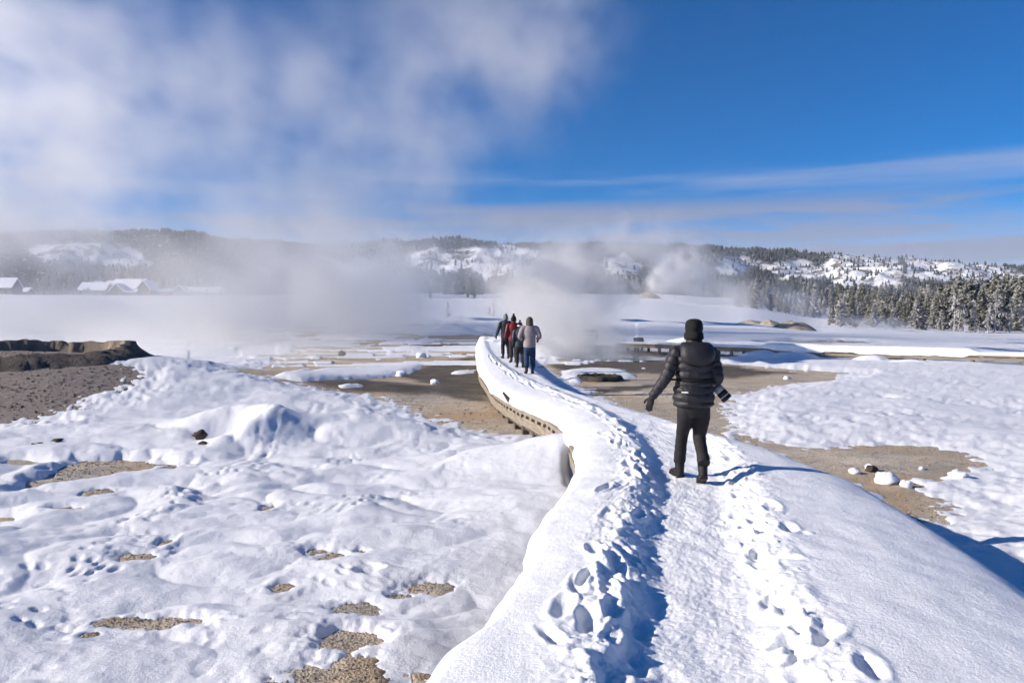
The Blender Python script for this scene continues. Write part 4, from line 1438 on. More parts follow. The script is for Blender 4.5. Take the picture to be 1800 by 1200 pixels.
def hand_mesh(side, wrist, dir_, palm_n, curl, mat_, vox, scale=1.0, spread=.10):
    """palm, four fingers and a thumb; dir_: along the hand, palm_n: out of the palm"""
    d = np.array(dir_, float); d /= np.linalg.norm(d)
    nrm = np.array(palm_n, float); nrm -= d * (nrm @ d); nrm /= np.linalg.norm(nrm)
    w = np.cross(d, nrm) * side                      # towards the thumb
    b = MB(); wr = np.array(wrist, float); s = scale
    b.tube(np.array([wr - d * .03 * s, wr + d * .02 * s, wr + d * .06 * s, wr + d * .095 * s]), np.array([[.034, .028], [.036, .024], [.043, .020], [.040, .016]]) * s, 12, ref=nrm)
    for i, (off, ln) in enumerate(((.030, .074), (.010, .084), (-.010, .078), (-.029, .060))):
        p0 = wr + d * .085 * s + w * off * s
        pts = [p0]; a = 0; cur = p0
        for j, f in enumerate((.45, .32, .23)):
            a += curl * (.6 + .25 * j) * (1 + .12 * i)
            dd_ = d * math.cos(a) + nrm * math.sin(a) + w * (off * spread * 12)
            cur = cur + dd_ / np.linalg.norm(dd_) * ln * f * s; pts.append(cur)
        b.tube(path(pts, 9), np.linspace(.0115, .0085, 9) * s, 8, ref=w)
    p0 = wr + d * .03 * s + w * .03 * s
    pts = [p0, p0 + (d * .5 + w * .8 + nrm * .2) * .035 * s, p0 + (d * 1.3 + w * 1.25 + nrm * (.3 + curl)) * .035 * s, p0 + (d * 2.0 + w * 1.35 + nrm * (.4 + 1.6 * curl)) * .034 * s]
    b.tube(path(pts, 8), np.linspace(.015, .0095, 8) * s, 8, ref=nrm)
    return b.mesh('glove', mat_, True, vox, 2)


def boot_mesh(ankle, yaw, pitch, mat_, vox):
    """foot pointing +y turned by yaw, heel raised by pitch"""
    b = MB()
    b.tube(np.array([[0, -.075, .045], [0, -.03, .05], [0, .05, .05], [0, .12, .042], [0, .18, .034], [0, .205, .03]]),
           np.array([[.038, .040], [.046, .050], [.047, .047], [.052, .038], [.046, .030], [.02, .016]]), 12, ref=(0, 0, 1))
    b.tube(np.array([[0, -.035, .04], [0, -.035, .10], [0, -.03, .16], [0, -.028, .215]]), np.array([[.045, .058], [.050, .060], [.053, .062], [.056, .064]]), 14)
    b.box((-.043, -.088, 0), (.043, -.01, .03)); b.box((-.048, .03, 0), (.048, .195, .026))
    V = np.concatenate(b.V)
    cp, sp = math.cos(pitch), math.sin(pitch)
    V = V - np.array([0, .15, 0])                       # pivot at the ball of the foot
    V = np.stack([V[:, 0], V[:, 1] * cp + V[:, 2] * sp, -V[:, 1] * sp + V[:, 2] * cp], 1) + np.array([0, .15, 0])
    V = V @ rot_z(yaw).T + np.array(ankle)
    b.V = [V]
    return b.mesh('boot', mat_, True, vox, 2)


def make_person(label, loc, rz, height, pose, look, fine=True):
    vx = .009 if fine else .014
    S = height / 1.75
    nseg = 40 if fine else 24
    body = MB()
    hip, kneeL, kneeR, ankL, ankR = .88, pose['kneeL'], pose['kneeR'], pose['ankL'], pose['ankR']
    shL, elL, wrL = pose['armL']; shR, elR, wrR = pose['armR']
    # body: one continuous surface under the clothes
    body.tube(path([(0, 0, .80), (0, 0, .95), (0, -.01, 1.10), (0, -.01, 1.28), (0, -.005, 1.40), (0, 0, 1.47)], 14), path([(.15, .10), (.155, .105), (.135, .095), (.165, .105), (.15, .08), (.055, .055)], 14), 20)
    body.tube(path([(0, 0, 1.40), (0, .01, 1.48), (0, .02, 1.56)], 6), np.full(6, .052), 14)
    hd = np.array([0, .03, 1.62])
    body.ball(hd, (.077, .098, .115), 20, 14); body.ball(hd + (0, .045, -.055), (.055, .05, .06))
    body.ball(hd + (0, .10, -.012), (.013, .020, .022)); body.ball(hd + (0, .090, -.060), (.024, .012, .008))
    for s_ in (-1, 1):
        body.ball(hd + (s_ * .078, .0, -.005), (.012, .022, .032)); body.ball(hd + (s_ * .032, .082, .022), (.024, .014, .010))
    for sh, el_, wr in ((shL, elL, wrL), (shR, elR, wrR)):
        body.tube(path([np.array(sh) * (.75, 1, 1), sh, el_, wr], 14), np.interp(np.linspace(0, 1, 14), [0, .3, .65, 1], [.045, .036, .028, .024]), 12)
    for s_, kn, an in ((-1, kneeL, ankL), (1, kneeR, ankR)):
        body.tube(path([(s_ * .085, 0, .90), (s_ * .09, .0, .74), kn, (np.array(kn) * .45 + np.array(an) * .55 + (0, -.02, 0)), np.array(an) + (0, -.02, .06)], 16), np.interp(np.linspace(0, 1, 16), [0, .2, .5, .68, 1], [.075, .070, .045, .040, .030]), 14)
    root = body.build('person', M_SKIN, None, True, .012 if fine else .016, 3)
    root.location = loc; root.rotation_euler = (0, 0, rz); root.scale = (S, S, S)
    for s_ in (-1, 1):
        e = MB(); e.ball(hd + (s_ * .032, .090, .006), (.012, .010, .008), 10, 7)
        e.build('eye', M_RUBBER, root, True)
    # jacket with sleeves
    j = MB()
    rings = np.array(look['torso'])           # z, rx, ry, cy
    zz = np.linspace(rings[0, 0], rings[-1, 0], 90 if fine else 44)
    tr = np.stack([np.interp(zz, rings[:, 0], rings[:, i]) for i in (1, 2, 3)], 1)
    k_ = np.array([1, 2, 3, 2, 1.]) / 9
    for i in range(3): tr[2:-2, i] = np.convolve(tr[:, i], k_, 'valid')
    bz = look.get('baffles')

    def mod(V, P):
        z = V[..., 2]
        if bz is not None:
            i = np.clip(np.searchsorted(bz, z) - 1, 0, len(bz) - 2)
            u = np.clip((z - np.array(bz)[i]) / (np.array(bz)[i + 1] - np.array(bz)[i]), 0, 1)
            f = look['puff'] * (np.sin(np.pi * u)**.5 - .5)
        else:
            f = 0 * z
        f = f + look.get('wrinkle', .03) * fbm3(V[..., 0] * 13, V[..., 1] * 13, z * 16, 3, 5, .6)
        C = P[:, None] * np.ones_like(V)
        return C + (V - C) * (1 + f)[..., None]
    j.tube(np.stack([0 * zz, tr[:, 2], zz], 1), tr[:, :2], nseg, mod)
    ns = 64 if fine else 36
    for side, (sh, el_, wr) in ((-1, pose['armL']), (1, pose['armR'])):
        pp = path([np.array(sh) * (.55, 1, 1) + (0, 0, .0), sh, (np.array(sh) + np.array(el_)) / 2 + (side * .012, 0, 0), el_, (np.array(el_) + np.array(wr)) / 2, wr], ns)
        u = np.linspace(0, 1, ns)
        rr = np.interp(u, [0, .15, .35, .6, .85, 1], look['sleeve'])
        rr = rr * (1 + quilt(u, look.get('sleeve_baffles', 8), look['puff'] * 1.1))
        sd = 3 + side

        def smod(V, P, sd=sd):
            C = P[:, None] * np.ones_like(V)
            return C + (V - C) * (1 + 1.6 * look.get('wrinkle', .03) * fbm3(V[..., 0] * 14, V[..., 1] * 14, V[..., 2] * 14, 3, sd, .6))[..., None]
        j.tube(pp, rr, 22 if fine else 14, smod, ref=(0, 1, .15))
    jk = j.build('jacket', look['jacket'], root, True, .0062 if fine else vx * .95, 1)
    if look.get('hood_back'):
        h = MB()
        # hood lying on the shoulders: a padded collar bag
        th = np.linspace(0, 2 * np.pi, 40, endpoint=False)
        rows = []
        for f, (rx, ry, z, cy) in enumerate(((.08, .04, 1.255, -.15), (.150, .06, 1.275, -.16), (.178, .09, 1.33, -.155), (.180, .11, 1.40, -.13), (.165, .118, 1.455, -.095), (.135, .108, 1.49, -.05), (.10, .088, 1.485, -.015), (.08, .07, 1.42, 0))):
            w = 1 + .05 * pn2(np.cos(th) * 2 + f * .5, np.sin(th) * 2, 31)
            rows.append(np.stack([rx * np.cos(th) * w, cy + ry * np.sin(th) * w, z + .012 * np.cos(2 * th) * (f < 5)], -1))
        R_ = np.stack([path(np.stack([r[i] for r in rows]), 22) for i in range(40)], 1)
        h.add(R_.reshape(-1, 3), grid_faces(22, 40, True))
        ho = h.mesh('hood', look['jacket'], True)
        link('hood', ho, jk)
    # trousers
    t = MB()
    t.tube(path([(0, -.005, .70), (0, -.01, .78), (0, -.01, .86), (0, -.005, .95)], 12), path([(.13, .10), (.178, .132), (.182, .135), (.165, .12)], 12), nseg)
    for s_, kn, an in ((-1, kneeL, ankL), (1, kneeR, ankR)):
        n_ = 60 if fine else 32
        pp = path([(s_ * .082, -.005, .86), (s_ * .084, 0, .70), kn, np.array(kn) * .5 + np.array(an) * .5 + (0, -.015, .03), np.array(an) + (0, -.035, .045)], n_)
        u = np.linspace(0, 1, n_)
        rr = np.interp(u, [0, .22, .5, .75, .92, 1], look.get('leg', (.10, .105, .080, .074, .076, .074)))

        def lmod(V, P, s_=s_, u=u):
            C = P[:, None] * np.ones_like(V)
            amp = np.interp(u, [0, .35, .5, .62, .85, 1], [.03, .03, .09, .05, .10, .06])[:, None]
            f = amp * (fbm3(V[..., 0] * 6, V[..., 1] * 6, V[..., 2] * 24 + V[..., 0] * 14 * s_, 3, 12 + s_))
            return C + (V - C) * (1 + f)[..., None]
        t.tube(pp, rr, 22 if fine else 14, lmod)
    t.build('trousers', look['trousers'], root, True, vx, 1)
    # boots
    for s_, an, yaw, pit in ((-1, ankL, .12, pose.get('pitL', 0)), (1, ankR, -.12, pose.get('pitR', 0))):
        bm_ = boot_mesh((an[0], an[1], 0), yaw, pit, look['boots'], vx)
        bo = link('boot', bm_, root)
        if fine:
            tb = MB().box((-.007, -.0995, .17), (.007, -.0935, .225)).build('pull_tab', M_SIGN, bo)
            tb.location = (an[0], an[1] + (.002 if pit == 0 else .06), .0 if pit == 0 else .085); tb.rotation_euler[0] = -pit
    # gloves or hands
    for side, wr, dr, pn_, cu in ((-1, wrL, pose['handL'], (.5, .6, 0), pose.get('curlL', .35)), (1, wrR, pose['handR'], (-.5, .6, 0), pose.get('curlR', .35))):
        g = hand_mesh(side, wr, dr, pn_, cu, look['gloves'], .0042 if fine else .008)
        link('glove', g, root)
    # headwear
    hat = MB()
    hc = np.array([0, .015, 0])
    prof = look['hat']                        # list of (z, r)
    pz = path(prof, 30)
    th = np.linspace(0, 2 * np.pi, 48, endpoint=False)
    rib = 1 + .018 * np.cos(th * 24)
    lump_ = 1 + .055 * pn2(np.cos(th)[None] * 1.6 + pz[:, :1] * 9, np.sin(th)[None] * 1.6 + 0 * pz[:, :1], 77)
    V = np.stack([pz[:, 1:2] * np.cos(th) * rib * .93 * lump_, pz[:, 1:2] * np.sin(th) * rib * 1.1 * lump_ + .012, pz[:, :1] + 0 * th], -1)
    hat.add(V.reshape(-1, 3), grid_faces(30, 48, True))
    ht = hat.build('beanie', look['hat_mat'], root, True)
    if look.get('pompom'):
        pb_ = MB(); pb_.ball((0, .01, prof[-1][0] + .035), .042, 12, 9); pb_.build('pompom', look['hat_mat'], ht, True)
    if look.get('band'):
        bd = MB(); bz0, bz1, br_ = look['band']
        th = np.linspace(0, 2 * np.pi, 32, endpoint=False)
        V = np.stack([np.stack([br_ * np.cos(th) * .95, br_ * np.sin(th) * 1.12 + .012, np.full(32, z)], -1) for z in (bz0, bz0 + .004, bz1 - .004, bz1)])
        bd.add(V.reshape(-1, 3), grid_faces(4, 32, True)); bd.build('hat_stripe', M_SIGN, ht, True)
    tag(root, label, 'person')
    return root, jk


# --- the photographer in the black puffer jacket
P1 = at_plane(1218, 846, 0)
pose1 = dict(kneeL=(-.080, .17, .475), ankL=(-.092, .27, .125), kneeR=(.078, .05, .465), ankR=(.055, -.20, .195), pitR=.38,
             armL=((-.165, -.005, 1.38), (-.305, -.04, 1.12), (-.44, .03, .90)), armR=((.165, -.005, 1.38), (.240, -.06, 1.115), (.235, .12, 1.05)),
             handL=(-.22, .2, -1), handR=(.10, .9, -.35), curlL=.22, curlR=.75)
look1 = dict(jacket=M_PUFF, trousers=M_BLKTR, boots=M_RUBBER, gloves=M_GLOVE, hat_mat=M_BEANIE, hood_back=True,
             torso=[(.805, .185, .145, 0), (.83, .205, .160, 0), (.90, .212, .165, 0), (.98, .208, .160, 0), (1.05, .190, .145, -.005), (1.10, .172, .128, -.005), (1.15, .190, .14, -.01), (1.24, .195, .148, -.012), (1.33, .195, .145, -.012), (1.39, .180, .125, -.01), (1.43, .155, .10, -.005), (1.48, .085, .085, .005), (1.52, .078, .08, .01)],
             baffles=[.80, .865, .955, 1.03, 1.10, 1.185, 1.27, 1.355, 1.44, 1.53], puff=.125, wrinkle=.055, sleeve=(.072, .076, .070, .061, .053, .043), leg=(.094, .092, .069, .063, .067, .064), sleeve_baffles=9,
             hat=[(1.515, .090), (1.52, .099), (1.575, .103), (1.588, .101), (1.592, .095), (1.635, .099), (1.685, .094), (1.718, .076), (1.733, .045), (1.738, .004)])
ph, ph_j = make_person('person in a black puffer jacket and beanie walking nearest, camera in hand', (P1[0], P1[1], -.005), 0.02, 1.68, pose1, look1, True)
lg = MB().box((-.034, -.006, -.006), (.034, .006, .006)).build('brand_tag', M_SIGN, ph_j); lg.location = (-.135, -.168, .975); lg.rotation_euler[2] = -.42
th = np.linspace(0, 2 * np.pi, 48, endpoint=False)
bl = MB(); V = np.stack([np.stack([(.178 + o_) * np.cos(th), (.134 + o_) * np.sin(th) - .005, 1.10 + z_ + .012 * np.sin(th)], -1) for o_, z_ in ((0, -.020), (.010, -.016), (.010, .016), (0, .020))])
bl.add(V.reshape(-1, 3), grid_faces(4, 48, True)); bl.box((-.25, -.02, 1.085), (-.175, -.005, 1.105)); bl.build('waist_strap', M_BEANIE, ph, True)
tr_ = MB()
for k in range(9):
    tr_.box((-.04 + .005 * (k % 2), -.085 + .03 * k, -.004), (.04 - .005 * (k % 2), -.07 + .03 * k, .01))
# camera with a banded telephoto lens
M_CAMB = mat('camera_black', (.012, .012, .013), .45, spec=.4)
M_LGREY = cloth('lens_wrap_grey', (.30, .31, .32), .7, .2)
a_, b_ = np.array([.198, .02, 1.015]), np.array([.335, -.02, .85])
o_ = np.array([P1[0], P1[1], 0])
cm = empty('camera', tuple(o_ + a_)); tag(cm, 'black camera with a long grey and black banded lens in the right hand', 'camera')
dv = b_ - a_; L_ = np.linalg.norm(dv); dn = dv / L_
Zq = Vector(dn).to_track_quat('Z', 'Y').to_matrix()
Rm = np.array(Zq)
cb = MB(); cb.box((-.065, -.05, -.075), (.065, .045, -.005), Rm); cb.box((-.03, .045, -.06), (.03, .07, -.02), Rm); cb.build('body', M_CAMB, cm)
for z0, z1, r0, r1, mt, nm in ((-.006, .045, .042, .046, M_LGREY, 'lens_barrel'), (.045, .062, .048, .048, M_CAMB, 'black_band'), (.062, .125, .048, .051, M_LGREY, 'lens_barrel'), (.125, .176, .053, .055, M_CAMB, 'lens_hood'), (.176, .183, .056, .056, M_SIGN, 'white_ring'), (.183, .225, .055, .056, M_CAMB, 'lens_hood')):
    MB().tube(np.array([dn * z0, dn * (z0 * .5 + z1 * .5), dn * z1]), np.array([r0, (r0 + r1) / 2, r1]), 24, ref=(0, 1, 0)).build(nm, mt, cm, True)

# --- the four walkers ahead
M_NAVY = cloth('dark_navy_jacket', (.022, .027, .036), .65)
M_REDJ = cloth('red_puffer', (.19, .013, .018), .5)
M_TEAL = cloth('slate_blue_puffer', (.030, .045, .060), .5)
M_MAUVE = cloth('mauve_grey_fleece', (.33, .275, .275), .8, .15)
M_OLIVE = cloth('olive_grey_hood', (.085, .075, .062), .85)
M_GREYKN = cloth('grey_knit', (.22, .22, .23), .9)
M_DENIM = cloth('blue_denim', (.030, .060, .125), .85, .5)
M_PLUM = cloth('plum_dark_trousers', (.022, .014, .022), .8)
M_SHOE = mat('dark_shoe', (.03, .027, .025), .6, var=.3)
TORSO = [(.80, .175, .135, 0), (.84, .195, .150, 0), (.95, .190, .145, 0), (1.08, .182, .135, -.005), (1.20, .195, .140, -.01), (1.32, .208, .138, -.012), (1.39, .195, .12, -.01), (1.43, .15, .10, -.005), (1.48, .085, .085, .005), (1.52, .075, .08, .01)]
SLV = (.078, .084, .074, .064, .058, .048)
HATP = [(1.53, .098), (1.545, .108), (1.60, .108), (1.66, .100), (1.71, .080), (1.745, .040), (1.752, .004)]
HATC = [(1.53, .098), (1.545, .108), (1.60, .106), (1.66, .092), (1.72, .064), (1.765, .030), (1.78, .004)]
HATH = [(1.46, .085), (1.48, .112), (1.55, .118), (1.62, .116), (1.69, .098), (1.73, .062), (1.75, .004)]


def walk(stride, armL=None, armR=None, cl=.35, cr=.35, flip=False):
    f = -1 if flip else 1
    return dict(kneeL=(-.10, .07 * f + .03, .475), ankL=(-.10, stride * f, .13 if f > 0 else .17), kneeR=(.10, -.03 * f + .05, .475), ankR=(.09, -stride * f, .17 if f > 0 else .13),
                pitL=0 if f > 0 else .3, pitR=.3 if f > 0 else 0, armL=armL or ((-.19, 0, 1.385), (-.255, -.06, 1.11), (-.265, .08, .90)), armR=armR or ((.19, 0, 1.385), (.255, -.05, 1.11), (.262, .10, .91)),
                handL=(-.05, .35, -1), handR=(.05, .35, -1), curlL=cl, curlR=cr)


def base_look(**k):
    d = dict(torso=TORSO, baffles=[.79, .88, .97, 1.06, 1.15, 1.24, 1.33, 1.42, 1.53], puff=.05, wrinkle=.03, sleeve=SLV, boots=M_SHOE, gloves=M_GLOVE, hat=HATP, hat_mat=M_BEANIE)
    d.update(k); return d


def on_path(px_, d): return ((px_ - 900) / FPX * d, d, float(path_z(d)) + .005)


make_person('walker in dark navy jacket and grey pointed beanie, leftmost and farthest', on_path(889, 31.6), .18, 1.76, walk(.10, armL=((-.19, 0, 1.385), (-.30, -.03, 1.13), (-.37, .04, .90))),
            base_look(jacket=M_NAVY, trousers=M_PLUM, baffles=None, hat=HATC, hat_mat=M_GREYKN, hood_back=True), False)
make_person('walker in red puffer jacket and black pompom hat', on_path(903, 29.2), .12, 1.72, walk(.12, flip=True, armL=((-.19, 0, 1.385), (-.275, -.05, 1.12), (-.31, .05, .92))),
            base_look(jacket=M_REDJ, trousers=M_BLKTR, pompom=True), False)
make_person('shorter walker in slate blue puffer jacket and striped hat behind the mauve one', on_path(914, 26.6), .10, 1.52, walk(.14),
            base_look(jacket=M_TEAL, trousers=M_BLKTR, puff=.07, pompom=True, band=(1.585, 1.63, .112)), False)
gy, gy_j = make_person('walker in mauve-grey fleece jacket, olive hood and blue jeans, nearest of the group', on_path(931, 24.0), .02, 1.72,
                       walk(.11, flip=True, armL=((-.19, 0, 1.385), (-.30, -.05, 1.14), (-.24, .15, 1.05)), armR=((.19, 0, 1.385), (.30, -.05, 1.14), (.25, .15, 1.06)), cl=.7, cr=.7),
                       base_look(jacket=M_MAUVE, trousers=M_DENIM, baffles=None, hat=HATH, hat_mat=M_OLIVE, sleeve=(.085, .094, .084, .072, .064, .052), leg=(.10, .105, .088, .084, .086, .084)), False)

# ------------------------------------------------------------------ lodge and cabins across the basin
M_LOG = mat('brown_log_wall', (.105, .088, .078), .85, col2=(.15, .125, .11), scale=.6)
M_LOG2 = mat('grey_board_wall', (.20, .185, .175), .85, col2=(.14, .125, .12), scale=.5)
M_PANE = mat('dark_window_glass', (.03, .035, .045), .15, spec=.5)
M_RED = mat('faded_red_wall', (.40, .12, .10), .8, var=.2)


def gable_block(root, cx, cy, w, dpt, hw, hr, axis, wallm, windows=0, over=.6, doors=0):
    """a gabled block: walls to hw, ridge at hr; axis 'x': ridge runs along x"""
    x0, x1, y0, y1 = cx - w / 2, cx + w / 2, cy - dpt / 2, cy + dpt / 2
    V = [(x0, y0, -1), (x1, y0, -1), (x1, y1, -1), (x0, y1, -1), (x0, y0, hw), (x1, y0, hw), (x1, y1, hw), (x0, y1, hw)]
    if axis == 'x':
        V += [(x0, cy, hr), (x1, cy, hr)]
        F = [(0, 1, 5, 4), (2, 3, 7, 6), (1, 2, 6, 9, 5), (3, 0, 4, 8, 7), (4, 5, 9, 8), (6, 7, 8, 9)]
    else:
        V += [(cx, y0, hr), (cx, y1, hr)]
        F = [(0, 1, 5, 8, 4), (2, 3, 7, 9, 6), (1, 2, 6, 5), (3, 0, 4, 7), (4, 8, 9, 7), (5, 6, 9, 8)]
    MB().add(V, F).build('wall', wallm, root)
    t = .45
    for s_ in (-1, 1):
        if axis == 'x':
            run = dpt / 2 + over; sl = (hr - hw) / (dpt / 2); e = cy + s_ * run; ez = hr - sl * run
            P = [(x0 - over, cy, hr + .03), (x1 + over, cy, hr + .03), (x1 + over, e, ez + .03), (x0 - over, e, ez + .03)]
        else:
            run = w / 2 + over; sl = (hr - hw) / (w / 2); e = cx + s_ * run; ez = hr - sl * run
            P = [(cx, y0 - over, hr + .03), (cx, y1 + over, hr + .03), (e, y1 + over, ez + .03), (e, y0 - over, ez + .03)]
        Q = [(a_, b_, c_ + t) for a_, b_, c_ in P]
        rf = MB().add(P + Q, [(3, 2, 1, 0), (4, 5, 6, 7), (0, 1, 5, 4), (1, 2, 6, 5), (2, 3, 7, 6), (3, 0, 4, 7)]).build('roof_slope', M_ICY, root)
    for i in range(windows):
        wx = x0 + w * (i + .5) / windows
        f = MB().box((wx - .7, y0 - .06, .9), (wx + .7, y0 + .05, min(hw - .3, 2.4))).build('window', M_LOG2 if wallm is not M_LOG2 else M_LOG, root)
        MB().box((wx - .58, y0 - .09, 1.02), (wx + .58, y0 - .065, min(hw - .42, 2.28))).build('pane', M_PANE, f)


def building(name, px_, d, label, blocks):
    x_ = (px_ - 900) / FPX * d
    o = empty(name, (x_, d, gz_at(x_, d))); tag(o, label, 'building')
    for b in blocks: gable_block(o, *b)
    return o


building('lodge', 222, 400, 'large brown lodge with several snow-covered gables across the basin', [
    (-12.5, -4, 13, 9, 2.9, 6.4, 'x', M_LOG, 5), (2.0, 2, 15, 11, 4.0, 8.2, 'x', M_LOG, 4), (-.5, -5, 6.5, 7, 2.6, 5.8, 'y', M_LOG, 1),
    (11.5, -1, 7.5, 10, 3.0, 7.4, 'y', M_LOG, 2), (5.2, -5.2, 7, 4, 2.2, 3.6, 'x', M_LOG, 3), (-4, 9, 18, 8, 4.5, 7.6, 'x', M_LOG, 0)])
building('barn', 12, 395, 'pale grey barn with steep snowy roof at the left edge', [(0, 0, 11, 9, 4.2, 8.4, 'x', M_LOG2, 2)])
building('cabin', 40, 405, 'low dark cabin right of the pale grey barn', [(0, 0, 9, 6, 2.0, 3.8, 'x', M_LOG, 2)])
building('cabin', 175, 425, 'small gabled hut peeking over the lodge roof', [(0, 0, 4.5, 5, 4.6, 7.6, 'y', M_LOG2, 1)])
building('cabin', 294, 398, 'faded red shed beside the right end of the lodge', [(0, 0, 4.6, 4, 2.4, 3.4, 'x', M_RED, 0)])
building('cabin', 320, 402, 'grey gabled cabin right of the red shed', [(0, 0, 6, 6, 2.4, 5.2, 'y', M_LOG2, 1)])
building('cabin', 344, 408, 'long low cabin half lost in steam', [(0, 0, 12, 6, 2.4, 4.4, 'x', M_LOG, 3)])
building('cabin', 380, 404, 'small white-roofed cabin rightmost of the cabins', [(0, 0, 5, 5, 2.2, 4.4, 'x', M_LOG, 1)])
for px_, h, lab in ((103, 9, 'thin tall pole on the snow between barn and lodge'), (396, 8, 'thin pole right of the cabins in the steam')):
    x_ = (px_ - 900) / FPX * 402
    o = MB().tube(np.array([[0, 0, -.3], [0, 0, h * .5], [0, 0, h]]), np.array([.16, .13, .09]), 6).add(*(lambda b: (np.concatenate(b.V), b.F))(MB().box((-.9, -.06, h * .9), (.9, .06, h * .9 + .14)))).build('utility_pole', M_WOOD_D)
    o.location = (x_, 402, gz_at(x_, 402)); tag(o, lab, 'pole')
for i in range(7):
    px_ = 101 + (i - 3) * 17.5 + 12
    x_ = (px_ - 900) / FPX * 388
    o = MB().box((-.12, -.12, -.3), (.12, .12, 1.5)).add(*(lambda b: (np.concatenate(b.V), b.F))(MB().ball((0, 0, 1.5), (.16, .16, .12), 8, 5))).build('fence_post', M_WOOD_D)
    o.location = (x_, 388, gz_at(x_, 388)); tag(o, 'thin dark post in the row on the snow before the lodge', 'post', 'posts before the lodge')
SHRUB_MESH = pine_mesh(55, 12, .5, 0, .05, .7, M_FROST, .8)
for i, (px_, d) in enumerate(((62, 398), (70, 392), (80, 396), (90, 394), (98, 398), (128, 395), (136, 390), (143, 394), (150, 388), (147, 398), (156, 386))):
    x_ = (px_ - 900) / FPX * d
    o = empty('snowy_shrub', (x_, d, gz_at(x_, d) - .1)); link('stem', SHRUB_MESH[0], o); link('foliage', SHRUB_MESH[1], o)
    s_ = .26 + .1 * random.random(); o.scale = (s_ * 1.3, s_ * 1.3, s_); o.rotation_euler[2] = i * 1.3
    tag(o, 'low snow-dusted shrub between the barn and the lodge', 'shrub', 'shrubs by the lodge')

# ------------------------------------------------------------------ steam drifting off the hot ground and springs
def steam(name, label, lo, hi, n, dens_fn, density, aniso=.25, color=(1, .99, .972)):
    lo, hi = np.array(lo, float), np.array(hi, float)
    nx, ny, nz = n
    ax = [np.linspace(lo[i], hi[i], n[i]).astype(np.float32) for i in range(3)]
    G = np.stack(np.meshgrid(*ax, indexing='ij'), -1).reshape(-1, 3)
    D = dens_fn(G[:, 0], G[:, 1], G[:, 2])
    # fade at the faces of the block
    for i in range(3):
        e = np.minimum(G[:, i] - lo[i], hi[i] - G[:, i]) / (hi[i] - lo[i])
        if i < 2: D = D * sstep(0, .06, e)
    D = D * sstep(0, .05, (hi[2] - G[:, 2]) / (hi[2] - lo[2]))
    me = bpy.data.meshes.new(name)
    me.vertices.add(len(G)); me.vertices.foreach_set('co', G.ravel())
    attr(me, 'steam_density', np.clip(D, 0, None))
    m = bpy.data.materials.new(name); m.use_nodes = True; m.node_tree.nodes.clear()
    out = m.node_tree.nodes.new('ShaderNodeOutputMaterial'); pv = m.node_tree.nodes.new('ShaderNodeVolumePrincipled')
    pv.inputs['Density'].default_value = density; pv.inputs['Anisotropy'].default_value = aniso; pv.inputs['Color'].default_value = (*color, 1)
    m.node_tree.links.new(pv.outputs[0], out.inputs['Volume'])
    me.materials.append(m)
    o = link(name, me)
    ng = bpy.data.node_groups.new(name, 'GeometryNodeTree')
    ng.interface.new_socket('Geometry', in_out='INPUT', socket_type='NodeSocketGeometry')
    ng.interface.new_socket('Geometry', in_out='OUTPUT', socket_type='NodeSocketGeometry')
    N, L = ng.nodes.new, ng.links.new
    gi, go = N('NodeGroupInput'), N('NodeGroupOutput')
    vc = N('GeometryNodeVolumeCube'); vc.inputs['Min'].default_value = lo; vc.inputs['Max'].default_value = hi
    for k, v in zip('XYZ', n): vc.inputs['Resolution ' + k].default_value = v
    pos = N('GeometryNodeInputPosition')

    def vm(op, a, b):
        q = N('ShaderNodeVectorMath'); q.operation = op; L(a, q.inputs[0])
        if b is not None: q.inputs[1].default_value = b
        return q
    q = vm('SUBTRACT', pos.outputs[0], lo); q = vm('MULTIPLY', q.outputs[0], (np.array(n) - 1) / (hi - lo))
    q = vm('ADD', q.outputs[0], (.5, .5, .5)); q = vm('FLOOR', q.outputs[0], None); q = vm('DOT_PRODUCT', q.outputs[0], (ny * nz, nz, 1))
    si = N('GeometryNodeSampleIndex'); si.data_type = 'FLOAT'; si.domain = 'POINT'; si.clamp = True
    na = N('GeometryNodeInputNamedAttribute'); na.data_type = 'FLOAT'; na.inputs['Name'].default_value = 'steam_density'
    L(gi.outputs[0], si.inputs['Geometry']); L(na.outputs['Attribute'], si.inputs['Value']); L(q.outputs['Value'], si.inputs['Index'])
    L(si.outputs[0], vc.inputs['Density'])
    sm = N('GeometryNodeSetMaterial'); sm.inputs['Material'].default_value = m
    L(vc.outputs[0], sm.inputs[0]); L(sm.outputs[0], go.inputs[0])
    md = o.modifiers.new('volume', 'NODES'); md.node_group = ng
    tag(o, label, None, kind='stuff')
    return o


def puffs(items, wisp, seed, warp, lo_cut=.18):
    """sum of soft ellipsoids, torn by noise. item: px, py, distance, half-width px, half-height px, half-depth m, weight"""
    C = []
    for px_, py_, d, rx, ry, rd, w in items:
        c_ = at_dist(px_, py_, d)
        C.append((c_[0], c_[1], c_[2], rx / FPX * d, rd, ry / FPX * d, w))

    def f(x, y, z):
        s = wisp
        n1 = fbm3(x * s, y * s, z * s * 1.15, 4, seed, .55)
        wx = fbm3(x * s * .6, y * s * .6, z * s * .6, 2, seed + 20) * warp
        wz = fbm3(x * s * .6, y * s * .6, z * s * .6, 2, seed + 30) * warp * np.clip((z + 1) / (3.2 * warp), .06, 1)
        T = np.zeros(x.shape, np.float32)
        for cx, cy, cz, rx, ry, rz_, w in C:
            q = ((x + wx - cx) / rx)**2 + ((y - cy) / ry)**2 + ((z + wz - cz) / rz_)**2
            T += w * np.exp(-1.6 * q)
        tear = np.clip(.52 + 1.35 * n1, 0.03, 2.2)
        return np.clip(T * tear - lo_cut * .1, 0, None)
    return f


